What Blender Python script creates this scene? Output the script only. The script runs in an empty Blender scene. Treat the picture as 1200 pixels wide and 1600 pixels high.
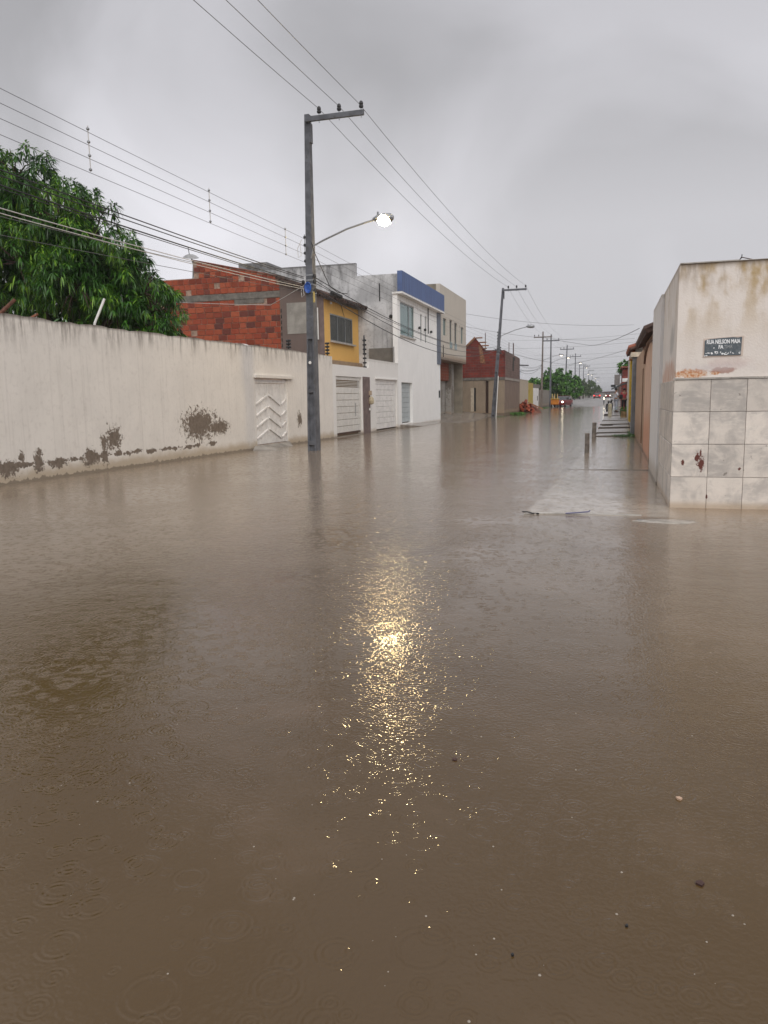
import bpy, bmesh, math, random
import numpy as np
from mathutils import Vector, Matrix, Euler
R = math.radians
random.seed(7); rng = np.random.default_rng(7)
S = bpy.context.scene
C = S.collection

# ------------------------------------------------------------------ camera
PITCH, ROLL, YAW, FPX = 8.39, 1.0, 16.45, 1200.0
cam = bpy.data.cameras.new('camera'); co = bpy.data.objects.new('camera', cam); C.objects.link(co)
cam.sensor_fit = 'VERTICAL'; cam.sensor_height = 24; cam.lens = 24 * FPX / 1600
cam.clip_start = 0.05; cam.clip_end = 4000
fw = Vector((-math.sin(R(YAW)) * math.cos(R(PITCH)), math.cos(R(YAW)) * math.cos(R(PITCH)), -math.sin(R(PITCH))))
rt = Vector((math.cos(R(YAW)), math.sin(R(YAW)), 0)); up = rt.cross(fw)
r2 = rt * math.cos(R(ROLL)) - up * math.sin(R(ROLL)); u2 = up * math.cos(R(ROLL)) + rt * math.sin(R(ROLL))
m3 = Matrix((r2, u2, -fw)).transposed()
co.matrix_world = Matrix.Translation((0, 0, 1.5)) @ m3.to_4x4()
S.camera = co

# ------------------------------------------------------------------ world and sun
SUN_EL, SUN_AZ = 42, 150          # azimuth clockwise from +Y: behind the camera, to the right
w = bpy.data.worlds.new('World'); S.world = w; w.use_nodes = True
nt = w.node_tree; N = nt.nodes; Lk = nt.links
for n in list(N): N.remove(n)
out = N.new('ShaderNodeOutputWorld'); bg = N.new('ShaderNodeBackground')
sky = N.new('ShaderNodeTexSky'); sky.sky_type = 'NISHITA'; sky.sun_disc = False
sky.sun_elevation = R(SUN_EL); sky.sun_rotation = R(SUN_AZ); sky.dust_density = 4; sky.air_density = 1.0
hsv = N.new('ShaderNodeHueSaturation'); hsv.inputs['Saturation'].default_value = .25
Lk.new(sky.outputs[0], hsv.inputs['Color'])
tc = N.new('ShaderNodeTexCoord')
mp = N.new('ShaderNodeMapping'); mp.inputs['Scale'].default_value = (1.0, 2.2, 1.3); mp.inputs['Location'].default_value = (.7, .3, .2)
mp.inputs['Rotation'].default_value = (0.4, 0.9, 0.5)
Lk.new(tc.outputs['Generated'], mp.inputs['Vector'])
no = N.new('ShaderNodeTexNoise'); no.inputs['Scale'].default_value = 2.3; no.inputs['Detail'].default_value = 5
no.inputs['Roughness'].default_value = .45; no.inputs['Distortion'].default_value = .6
Lk.new(mp.outputs[0], no.inputs['Vector'])
r1 = N.new('ShaderNodeValToRGB'); r1.color_ramp.elements[0].position = .38; r1.color_ramp.elements[1].position = .62
r1.color_ramp.elements[0].color = (.80, .80, .805, 1); r1.color_ramp.elements[1].color = (1.15, 1.15, 1.17, 1)
Lk.new(no.outputs['Fac'], r1.inputs['Fac'])
sx = N.new('ShaderNodeSeparateXYZ'); Lk.new(tc.outputs['Generated'], sx.inputs[0])
r2n = N.new('ShaderNodeValToRGB')          # overcast: paler veil low down, grey base, brighter overhead
el = r2n.color_ramp.elements
el[0].position = 0; el[0].color = (6.0, 5.95, 6.15, 1); el[1].position = 1; el[1].color = (11., 11., 11.1, 1)
for p, v in ((.08, 7.0), (.2, 7.0), (.36, 4.95), (.46, 4.45), (.6, 6.2), (.78, 9.2)):
    e = el.new(p); e.color = (v, v * .99, v * 1.03, 1)
Lk.new(sx.outputs['Z'], r2n.inputs['Fac'])
mul = N.new('ShaderNodeMix'); mul.data_type = 'RGBA'; mul.blend_type = 'MULTIPLY'; mul.inputs[0].default_value = 1
Lk.new(r2n.outputs[0], mul.inputs[6]); Lk.new(r1.outputs[0], mul.inputs[7])
mx = N.new('ShaderNodeMix'); mx.data_type = 'RGBA'; mx.inputs[0].default_value = .93
Lk.new(hsv.outputs[0], mx.inputs[6]); Lk.new(mul.outputs[2], mx.inputs[7])
Lk.new(mx.outputs[2], bg.inputs[0]); bg.inputs[1].default_value = .1
Lk.new(bg.outputs[0], out.inputs[0])

sl = bpy.data.lights.new('sun', 'SUN'); sl.energy = 1.5; sl.angle = R(50); sl.color = (1, .97, .93)
so = bpy.data.objects.new('sun', sl); C.objects.link(so)
sd = Vector((math.sin(R(SUN_AZ)) * math.cos(R(SUN_EL)), math.cos(R(SUN_AZ)) * math.cos(R(SUN_EL)), math.sin(R(SUN_EL))))
so.rotation_euler = sd.to_track_quat('Z', 'Y').to_euler()

S.view_settings.view_transform = 'Standard'; S.view_settings.look = 'None'
S.view_settings.gamma = 1; S.view_settings.exposure = .15; S.view_settings.use_curve_mapping = False
S.render.engine = 'CYCLES'
S.cycles.use_denoising = True
S.cycles.max_bounces = 5; S.cycles.volume_bounces = 0; S.cycles.transparent_max_bounces = 8
S.cycles.sample_clamp_indirect = 6

# ------------------------------------------------------------------ node helpers
class NT:
    def __init__(s, name, rough=.7, spec=.35):
        s.m = bpy.data.materials.new(name); s.m.use_nodes = True
        s.t = s.m.node_tree; s.b = s.t.nodes['Principled BSDF']
        s.b.inputs['Roughness'].default_value = rough; s.b.inputs['Specular IOR Level'].default_value = spec
        s._pos = None
    def n(s, typ, **k):
        nd = s.t.nodes.new(typ)
        for a, v in k.items(): setattr(nd, a, v)
        return nd
    def put(s, nd, i, v):
        if hasattr(v, 'is_linked') or isinstance(v, bpy.types.NodeSocket): s.t.links.new(v, nd.inputs[i])
        else:
            if isinstance(v, tuple) and len(v) == 3 and nd.inputs[i].type == 'RGBA': v = v + (1,)
            nd.inputs[i].default_value = v
    def math(s, op, a, b=0.0, c=None, clamp=False):
        nd = s.n('ShaderNodeMath', operation=op); nd.use_clamp = clamp
        s.put(nd, 0, a); s.put(nd, 1, b)
        if c is not None: s.put(nd, 2, c)
        return nd.outputs[0]
    def pos(s):
        if not s._pos:
            g = s.n('ShaderNodeNewGeometry'); x = s.n('ShaderNodeSeparateXYZ'); s.t.links.new(g.outputs['Position'], x.inputs[0])
            s._pos = (g.outputs['Position'], x.outputs[0], x.outputs[1], x.outputs[2], g)
        return s._pos
    def vec(s, x=0., y=0., z=0.):
        nd = s.n('ShaderNodeCombineXYZ'); s.put(nd, 0, x); s.put(nd, 1, y); s.put(nd, 2, z); return nd.outputs[0]
    def noise(s, scale, detail=3, rough=.5, vec=None, dist=0., stretch=None):
        v = vec if vec is not None else s.pos()[0]
        if stretch:
            mpn = s.n('ShaderNodeMapping'); s.put(mpn, 0, v); mpn.inputs['Scale'].default_value = stretch; v = mpn.outputs[0]
        nd = s.n('ShaderNodeTexNoise'); s.put(nd, 'Vector', v)
        nd.inputs['Scale'].default_value = scale; nd.inputs['Detail'].default_value = detail
        nd.inputs['Roughness'].default_value = rough; nd.inputs['Distortion'].default_value = dist
        return nd.outputs['Fac']
    def sm(s, v, a, b):
        nd = s.n('ShaderNodeMapRange', interpolation_type='SMOOTHSTEP'); s.put(nd, 0, v)
        nd.inputs[1].default_value = a; nd.inputs[2].default_value = b
        return nd.outputs[0]
    def mix(s, f, a, b, blend='MIX'):
        nd = s.n('ShaderNodeMix', data_type='RGBA', blend_type=blend)
        s.put(nd, 0, f); s.put(nd, 6, a); s.put(nd, 7, b); return nd.outputs[2]
    def col(s, v): s.put(s.b, 'Base Color', v)
    def bump(s, h, strength=.3, dist=.02):
        nd = s.n('ShaderNodeBump'); s.put(nd, 'Height', h); nd.inputs['Strength'].default_value = strength; nd.inputs['Distance'].default_value = dist
        s.t.links.new(nd.outputs[0], s.b.inputs['Normal']); return nd
    def ell(s, u, v, cu, cv, ru, rv, nz, k=1.2):
        a = s.math('DIVIDE', s.math('SUBTRACT', u, cu), ru); b = s.math('DIVIDE', s.math('SUBTRACT', v, cv), rv)
        d = s.math('SQRT', s.math('ADD', s.math('MULTIPLY', a, a), s.math('MULTIPLY', b, b)))
        return s.math('SUBTRACT', s.math('ADD', 1.0, s.math('MULTIPLY', s.math('SUBTRACT', nz, .5), k)), d)

def simple(name, col, rough=.6, var=.12, scale=6, spec=.35, metal=0, bump=.15, wear=None, rnd=0):
    t = NT(name, rough, spec); t.b.inputs['Metallic'].default_value = metal
    n1 = t.noise(scale, 5, .6)
    dark = tuple(c * (1 - var * 2) for c in col); lite = tuple(min(1, c * (1 + var)) for c in col)
    c = t.mix(t.sm(n1, .3, .7), dark, lite)
    if wear:
        c = t.mix(t.math('MULTIPLY', t.sm(t.noise(scale * 2.3, 6, .7, dist=.5), .56, .66), .8), c, wear)
    if rnd:
        oi = t.n('ShaderNodeObjectInfo')
        k = t.math('ADD', 1 - rnd, t.math('MULTIPLY', oi.outputs['Random'], 2 * rnd))
        c = t.mix(1.0, c, t.vec(k, k, k), 'MULTIPLY')
    t.col(c)
    if bump: t.bump(t.noise(scale * 8, 4, .6), bump, .01)
    return t.m

def plaster(name, base, dirt, axis='Y', ztop=3.1, zbot=0., streak=.7, slen=.7, patches=(), row=None, pcol=(.22, .19, .16),
            mott=.15, stain=None, stain_amt=0., low=(.3, .22, .15), lowh=.35, extra=None, sfreq=7., tint=None):
    t = NT(name, .75, .3); P, X, Y, Z, g = t.pos(); U = Y if axis == 'Y' else X
    n1 = t.noise(1.3, 5, .6); n2 = t.noise(9, 5, .65)
    c = t.mix(t.math('MULTIPLY', t.sm(n1, .35, .7), mott * 2), base, tuple(b * .78 for b in base))
    c = t.mix(t.math('MULTIPLY', t.sm(n2, .5, .75), mott), c, tuple(d * 1.6 for d in dirt))
    if tint: c = t.mix(t.math('MULTIPLY', t.sm(t.noise(.7, 3), .45, .65), .5), c, tint)
    if stain:
        ns = t.noise(2.2, 4, .6, vec=t.vec(U, 0., t.math('MULTIPLY', Z, .55)))
        gz = t.sm(t.math('SUBTRACT', ztop, Z), 1.15, 0.)
        c = t.mix(t.math('MULTIPLY', t.math('MULTIPLY', t.sm(ns, .45, .62), gz), stain_amt), c, stain)
    # rain streaks running down from the coping
    sv = t.noise(1., 4, .7, vec=t.vec(t.math('MULTIPLY', U, sfreq), 3.1, t.math('MULTIPLY', Z, .9)))
    ln = t.noise(1., 2, .5, vec=t.vec(t.math('MULTIPLY', U, 1.7), 9.7, 0.))
    g1 = t.math('SUBTRACT', 1., t.math('DIVIDE', t.math('SUBTRACT', ztop, Z), t.math('MULTIPLY', ln, slen * 2.)), clamp=True)
    g1 = t.math('POWER', g1, 1.4)
    f = t.math('MULTIPLY', t.math('MULTIPLY', t.sm(sv, .42, .68), g1), streak)
    c = t.mix(f, c, dirt)
    g3 = t.sm(t.math('SUBTRACT', ztop, Z), .09, 0.)
    c = t.mix(t.math('MULTIPLY', g3, streak * .75), c, tuple(d * .8 for d in dirt))
    # faint full-height runs
    f2 = t.math('MULTIPLY', t.sm(t.noise(1., 3, .6, vec=t.vec(t.math('MULTIPLY', U, sfreq * 1.6), 1.1, t.math('MULTIPLY', Z, .35))), .5, .75), mott * .9)
    c = t.mix(f2, c, tuple(d * 1.3 for d in dirt))
    # soaked foot of the wall
    nb = t.noise(1., 4, .6, vec=t.vec(t.math('MULTIPLY', U, 2.), 5., t.math('MULTIPLY', Z, 3.)))
    lw = t.sm(t.math('SUBTRACT', t.math('SUBTRACT', Z, zbot), t.math('MULTIPLY', nb, lowh)), lowh * .7, -.05)
    c = t.mix(t.math('MULTIPLY', lw, .75), c, low)
    dl = t.math('LESS_THAN', t.math('SUBTRACT', Z, zbot), t.math('MULTIPLY', t.math('POWER', t.noise(1., 5, .7, vec=t.vec(t.math('MULTIPLY', U, 5.), 8., 0.)), 3.), .45))
    c = t.mix(t.math('MULTIPLY', dl, .6), c, (.10, .08, .06))
    h = t.noise(40, 4, .6)
    if patches or row:
        nz = t.noise(8., 6, .78, dist=.8); pm = None
        for (u0, z0, ru, rz) in patches:
            e = t.ell(U, Z, u0, z0, ru, rz, nz, 4.4); pm = e if pm is None else t.math('MAXIMUM', pm, e)
        if row:
            u0, u1, z0, z1, th = row
            zz = t.math('SUBTRACT', 1., t.math('ABSOLUTE', t.math('DIVIDE', t.math('SUBTRACT', Z, (z0 + z1) / 2), (z1 - z0) / 2)))
            ub = t.math('MULTIPLY', t.sm(U, u0 - .3, u0 + .3), t.sm(U, u1 + .3, u1 - .3))
            nr = t.noise(4.2, 5, .7, dist=.3, vec=t.vec(U, 2., Z))
            e = t.math('SUBTRACT', t.math('MULTIPLY', t.math('MULTIPLY', nr, ub), t.math('MAXIMUM', t.math('MULTIPLY', t.math('POWER', t.math('MAXIMUM', zz, 0.), .5), 1.), 0.)), th)
            pm = e if pm is None else t.math('MAXIMUM', pm, e)
        pmask = t.sm(pm, 0., .02)
        c = t.mix(pmask, c, t.mix(t.sm(t.noise(14, 4), .4, .7), pcol, tuple(p * .7 for p in pcol)))
        h = t.math('SUBTRACT', h, t.math('MULTIPLY', pmask, 2.0))
    if extra: c = extra(t, c, U, Z)
    t.col(c); t.bump(h, .35, .012)
    # wet sheen low on the wall
    t.put(t.b, 'Roughness', t.math('SUBTRACT', .8, t.math('MULTIPLY', lw, .35)))
    return t.m

# ------------------------------------------------------------------ mesh builder
class MB:
    def __init__(s): s.v = []; s.f = []
    def add(s, vs, fs):
        o = len(s.v); s.v += [tuple(v) for v in vs]; s.f += [tuple(i + o for i in f) for f in fs]; return s
    def box(s, x0, x1, y0, y1, z0, z1):
        return s.add([(x0, y0, z0), (x1, y0, z0), (x1, y1, z0), (x0, y1, z0), (x0, y0, z1), (x1, y0, z1), (x1, y1, z1), (x0, y1, z1)],
                     [(0, 3, 2, 1), (4, 5, 6, 7), (0, 1, 5, 4), (1, 2, 6, 5), (2, 3, 7, 6), (3, 0, 4, 7)])
    def prism(s, poly, axis, a, b):
        """polygon in the two other axes, extruded along axis from a to b"""
        n = len(poly)
        def P(p, t):
            return {'X': (t, p[0], p[1]), 'Y': (p[0], t, p[1]), 'Z': (p[0], p[1], t)}[axis]
        vs = [P(p, a) for p in poly] + [P(p, b) for p in poly]
        fs = [tuple(range(n)), tuple(range(2 * n - 1, n - 1, -1))] + [(i, i + n, (i + 1) % n + n, (i + 1) % n) for i in range(n)]
        return s.add(vs, fs)
    def tube(s, pts, r, seg=6, caps=True):
        pts = [Vector(p) for p in pts]; rs = r if isinstance(r, (list, tuple)) else [r] * len(pts)
        vs = []; fs = []
        pu = None
        for i, p in enumerate(pts):
            d = (pts[min(i + 1, len(pts) - 1)] - pts[max(i - 1, 0)]).normalized()
            if pu is None: pu = d.orthogonal().normalized()
            pu = (pu - d * pu.dot(d)).normalized(); q = d.cross(pu)
            for k in range(seg):
                a = 2 * math.pi * k / seg; vs.append(p + (pu * math.cos(a) + q * math.sin(a)) * rs[i])
        for i in range(len(pts) - 1):
            for k in range(seg):
                a = i * seg + k; b = i * seg + (k + 1) % seg; fs.append((a, b, b + seg, a + seg))
        if caps: fs.append(tuple(range(seg))[::-1]); fs.append(tuple(range((len(pts) - 1) * seg, len(pts) * seg)))
        return s.add(vs, fs)
    def lathe(s, c, prof, seg=12, axis='Z'):
        c = Vector(c); vs = []; fs = []
        for (r, h) in prof:
            for k in range(seg):
                a = 2 * math.pi * k / seg; x, y = r * math.cos(a), r * math.sin(a)
                vs.append(c + Vector({'Z': (x, y, h), 'X': (h, x, y), 'Y': (x, h, y)}[axis]))
        for i in range(len(prof) - 1):
            for k in range(seg):
                a = i * seg + k; b = i * seg + (k + 1) % seg; fs.append((a, b, b + seg, a + seg))
        fs.append(tuple(range(seg))[::-1]); fs.append(tuple(range((len(prof) - 1) * seg, len(prof) * seg)))
        return s.add(vs, fs)
    def grid(s, fn, nu, nv):
        vs = [fn(i / nu, j / nv) for j in range(nv + 1) for i in range(nu + 1)]
        fs = [(j * (nu + 1) + i, j * (nu + 1) + i + 1, (j + 1) * (nu + 1) + i + 1, (j + 1) * (nu + 1) + i) for j in range(nv) for i in range(nu)]
        return s.add(vs, fs)
    def build(s, name, mat=None, parent=None, bevel=0, smooth=False, local=False):
        off = Vector((0, 0, 0))
        if parent and not local:
            p = parent
            while p: off += p.location; p = p.parent
        me = bpy.data.meshes.new(name)
        me.from_pydata([tuple(Vector(v) - off) for v in s.v], [], s.f)
        bm = bmesh.new(); bm.from_mesh(me)
        bmesh.ops.recalc_face_normals(bm, faces=bm.faces)
        if bevel: bmesh.ops.bevel(bm, geom=[e for e in bm.edges if e.calc_face_angle(0) > .6], offset=bevel, segments=1, affect='EDGES')
        bm.to_mesh(me); bm.free()
        if smooth:
            for p in me.polygons: p.use_smooth = True
        o = bpy.data.objects.new(name, me)
        if mat: me.materials.append(mat)
        if parent: o.parent = parent
        C.objects.link(o); return o

def thing(name, label, cat, loc=(0, 0, 0), group=None):
    o = bpy.data.objects.new(name, None); o.location = loc; o.empty_display_size = .2; C.objects.link(o)
    return tag(o, label, cat, group)
def tag(o, label, cat, group=None):
    o['label'] = label; o['category'] = cat
    if group: o['group'] = group
    return o
def struct(o): o['kind'] = 'structure'; return o
def stuff(o): o['kind'] = 'stuff'; return o
def kids(o): return [c for c in bpy.data.objects if c.parent == o]
def copy_tree(o, parent=None, loc=None):
    c = o.copy(); C.objects.link(c)
    if parent: c.parent = parent
    if loc is not None: c.location = loc
    for ch in kids(o): copy_tree(ch, c)
    return c

def wall(plane, axis, u0, u1, z0, z1, thick, holes=(), topfn=None):
    """Slab at coordinate plane, running along axis (X or Y) u0..u1, with rectangular holes (u0,u1,z0,z1).
       thick is signed: where the back face lies."""
    us = sorted(set([u0, u1] + [h[0] for h in holes] + [h[1] for h in holes])); zs = sorted(set([z0, z1] + [h[2] for h in holes] + [h[3] for h in holes]))
    us = [u for u in us if u0 <= u <= u1]; zs = [z for z in zs if z0 <= z <= z1]
    def solid(i, j):
        if i < 0 or j < 0 or i >= len(us) - 1 or j >= len(zs) - 1: return False
        uc = (us[i] + us[i + 1]) / 2; zc = (zs[j] + zs[j + 1]) / 2
        return not any(h[0] < uc < h[1] and h[2] < zc < h[3] for h in holes)
    m = MB()
    def P(u, d, z): return (u, plane + d, z) if axis == 'X' else (plane + d, u, z)
    def Q(*p): m.add(p, [(0, 1, 2, 3)])
    for i in range(len(us) - 1):
        for j in range(len(zs) - 1):
            if not solid(i, j): continue
            a, b, c, d = us[i], us[i + 1], zs[j], zs[j + 1]
            Q(P(a, 0, c), P(b, 0, c), P(b, 0, d), P(a, 0, d)); Q(P(a, thick, c), P(b, thick, c), P(b, thick, d), P(a, thick, d))
            if not solid(i - 1, j): Q(P(a, 0, c), P(a, thick, c), P(a, thick, d), P(a, 0, d))
            if not solid(i + 1, j): Q(P(b, 0, c), P(b, thick, c), P(b, thick, d), P(b, 0, d))
            if not solid(i, j - 1): Q(P(a, 0, c), P(b, 0, c), P(b, thick, c), P(a, thick, c))
            if not solid(i, j + 1): Q(P(a, 0, d), P(b, 0, d), P(b, thick, d), P(a, thick, d))
    return m

def wire(name, pts, r, mat, label, cat='wire', group=None, sag=0., seg=5, n=16):
    m = MB(); path = []
    for a, b in zip(pts[:-1], pts[1:]):
        a = Vector(a); b = Vector(b); L_ = (b - a).length; sg = sag * (L_ / 36.) ** 2
        for i in range(n):
            t = i / n; p = a.lerp(b, t); p.z -= 4 * sg * t * (1 - t); path.append(p)
    path.append(Vector(pts[-1])); m.tube(path, r, seg)
    return tag(m.build(name, mat), label, cat, group)

# ------------------------------------------------------------------ materials
M = {}
M['mud'] = simple('mud_ground', (.12, .085, .055), .8, .2, 1.5)
M['conc'] = simple('weathered_concrete', (.28, .255, .225), .6, .2, 2.5, wear=(.17, .15, .12))
M['conc_l'] = simple('pale_concrete', (.42, .39, .35), .5, .15, 3, wear=(.25, .22, .19))
M['pole'] = simple('pole_concrete', (.115, .12, .135), .75, .18, 3.5, wear=(.07, .07, .066), bump=.3)
M['pole_b'] = simple('pole_concrete_brown', (.17, .14, .12), .8, .2, 3)
M['metal'] = simple('galvanised_steel', (.32, .33, .34), .4, .15, 20, metal=.6)
M['dark'] = simple('dark_iron', (.03, .03, .032), .5, .2, 20)
M['black'] = simple('black_cable', (.02, .02, .022), .5, .1, 20, bump=0)
M['alu'] = simple('bare_aluminium_wire', (.11, .11, .115), .45, .1, 20, bump=0)
M['white_cable'] = simple('white_cable', (.55, .53, .5), .5, .1, 20, bump=0)
M['blue'] = simple('blue_coil', (.02, .10, .42), .45, .25, 30, spec=.5)
M['door_w'] = simple('white_painted_steel', (.76, .74, .715), .45, .07, 4, wear=(.5, .44, .38))
M['door_w2'] = simple('off_white_painted_steel', (.66, .64, .60), .4, .06, 6, wear=(.55, .48, .42))
M['door_g'] = simple('grey_blue_roller_steel', (.42, .46, .47), .4, .08, 4)
M['brown_p'] = simple('brown_paint', (.17, .125, .115), .7, .15, 3)
M['taupe'] = simple('taupe_paint', (.17, .155, .135), .75, .12, 2)
M['tile_d'] = simple('old_roof_tile', (.075, .045, .036), .8, .4, 6, wear=(.03, .028, .028))
M['tile_r'] = simple('red_roof_tile', (.26, .09, .055), .7, .25, 6, wear=(.12, .05, .04))
M['mortar'] = simple('cement_mortar', (.36, .25, .19), .9, .2, 8)
M['beam'] = simple('raw_concrete_beam', (.17, .155, .135), .85, .2, 4, wear=(.11, .10, .09))
M['white_pl'] = simple('white_plastic', (.7, .69, .66), .35, .05, 8)
M['yellow_p'] = simple('yellow_paint', (.62, .42, .03), .6, .15, 5)
M['rebar'] = simple('rusty_rebar', (.10, .06, .045), .8, .3, 12)
M['wood'] = simple('weathered_wood', (.30, .15, .08), .8, .25, 9)
M['white_paint'] = simple('white_paint', (.74, .73, .71), .6, .06, 2)
M['foam'] = simple('rain_splash', (.30, .26, .21), .25, .05, 9, bump=0)
def brick_unit(name, c0, c1, c2):
    t = NT(name, .8, .3); oi = t.n('ShaderNodeObjectInfo'); rp = t.n('ShaderNodeValToRGB')
    e = rp.color_ramp.elements; e[0].color = c2 + (1,); e[0].position = 0; e[1].color = c0 + (1,); e[1].position = .28
    a = e.new(.72); a.color = c1 + (1,); b = e.new(1.); b.color = tuple(x * .62 for x in c0) + (1,)
    t.put(rp, 0, oi.outputs['Random'])
    c = t.mix(t.math('MULTIPLY', t.sm(t.noise(7, 5, .65), .45, .7), .5), rp.outputs[0], tuple(x * .5 for x in c0))
    t.col(c); P, X, Y, Z, g = t.pos()
    h = t.math('ADD', t.math('MULTIPLY', t.math('SINE', t.math('MULTIPLY', Z, 190.)), .5), t.noise(45, 3))
    t.bump(h, .35, .008); return t.m
M['brick'] = brick_unit('hollow_clay_brick', (.29, .058, .028), (.36, .09, .042), (.09, .035, .03))
def brick_far(name, c1, c2, mc, axis='X', sc=1., bw=.42, bh=.2):
    t = NT(name, .85, .25); P, X, Y, Z, g = t.pos(); U = X if axis == 'X' else Y
    b = t.n('ShaderNodeTexBrick'); t.put(b, 'Vector', t.vec(U, Z, 0.)); b.inputs['Color1'].default_value = c1 + (1,); b.inputs['Color2'].default_value = c2 + (1,)
    b.inputs['Mortar'].default_value = mc + (1,); b.inputs['Scale'].default_value = sc; b.inputs['Mortar Size'].default_value = .015
    b.inputs['Brick Width'].default_value = bw; b.inputs['Row Height'].default_value = bh
    c = t.mix(t.math('MULTIPLY', t.sm(t.noise(1.6, 5, .7), .4, .7), .6), b.outputs['Color'], tuple(x * .45 for x in c1))
    t.col(c); t.bump(t.math('SUBTRACT', t.noise(30, 3), b.outputs['Fac']), .5, .015); return t.m
M['brick_far'] = brick_far('far_clay_brick', (.26, .05, .035), (.15, .035, .03), (.14, .09, .075))
M['brick_band'] = brick_far('clay_brick_band', (.33, .10, .06), (.24, .075, .05), (.28, .18, .13))
M['brick_brown'] = brick_far('slurried_brick', (.17, .105, .085), (.12, .08, .068), (.2, .15, .13), 'Y')

def glass(name, col, alpha=.55):
    t = NT(name, .06, .6); t.col(col); t.b.inputs['Alpha'].default_value = alpha
    return t.m
M['glass_teal'] = glass('teal_window_glass', (.10, .20, .19), .85)
M['glass_dark'] = glass('dark_window_glass', (.05, .06, .06), .45)
M['curtain'] = simple('grey_curtain', (.22, .23, .215), .9, .15, 5)
M['interior'] = simple('dark_interior', (.03, .028, .026), .9, .2, 3)

def emit(name, col, s):
    t = NT(name); t.b.inputs['Base Color'].default_value = col + (1,)
    t.b.inputs['Emission Color'].default_value = col + (1,); t.b.inputs['Emission Strength'].default_value = s
    return t.m
M['lamp_on'] = emit('lit_street_lamp', (1, .74, .36), 230)
M['lamp_far'] = emit('lit_far_lamp', (1, .9, .72), 5)
M['head_on'] = emit('lit_headlight', (1, .88, .65), 7)
M['tail_on'] = emit('lit_tail_light', (1, .06, .05), 2.2)

# ------------------------------------------------------------------ ground, water
def ground_z(x, y):
    r = max(0., min(1., (y - 70) / 110.)); r = r * r * (3 - 2 * r)
    base = -.22 + .85 * r
    if x < -9.2: base += .12 * min(1, (-9.2 - x) / 1.2)
    return base
g = MB(); xs = [-900, -200, -60, -25, -14, -11, -9.4, -6, -2.5, -1, 1, 4, 20, 60, 200, 900]; ys = [-60, -20, 0, 15, 30, 45, 60, 75, 85, 95, 105, 115, 125, 135, 150, 165, 180, 220, 300, 500, 900, 1800]
g.add([(x, y, ground_z(x, y)) for y in ys for x in xs], [(j * len(xs) + i, j * len(xs) + i + 1, (j + 1) * len(xs) + i + 1, (j + 1) * len(xs) + i) for j in range(len(ys) - 1) for i in range(len(xs) - 1)])
t = NT('wet_ground', .35, .5); P, X, Y, Z, gg = t.pos()
rd = t.math('MULTIPLY', t.sm(X, -9.6, -9.0), t.sm(X, -.6, -1.0))
c = t.mix(t.sm(t.noise(.35, 5, .65), .35, .65), (.13, .115, .10), (.19, .17, .155))
c = t.mix(rd, (.15, .115, .08), c); t.col(c); t.bump(t.noise(9, 4), .3, .03)
t.put(t.b, 'Roughness', t.math('ADD', .12, t.math('MULTIPLY', t.noise(.5, 4), .4)))
struct(g.build('ground', t.m))

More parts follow.
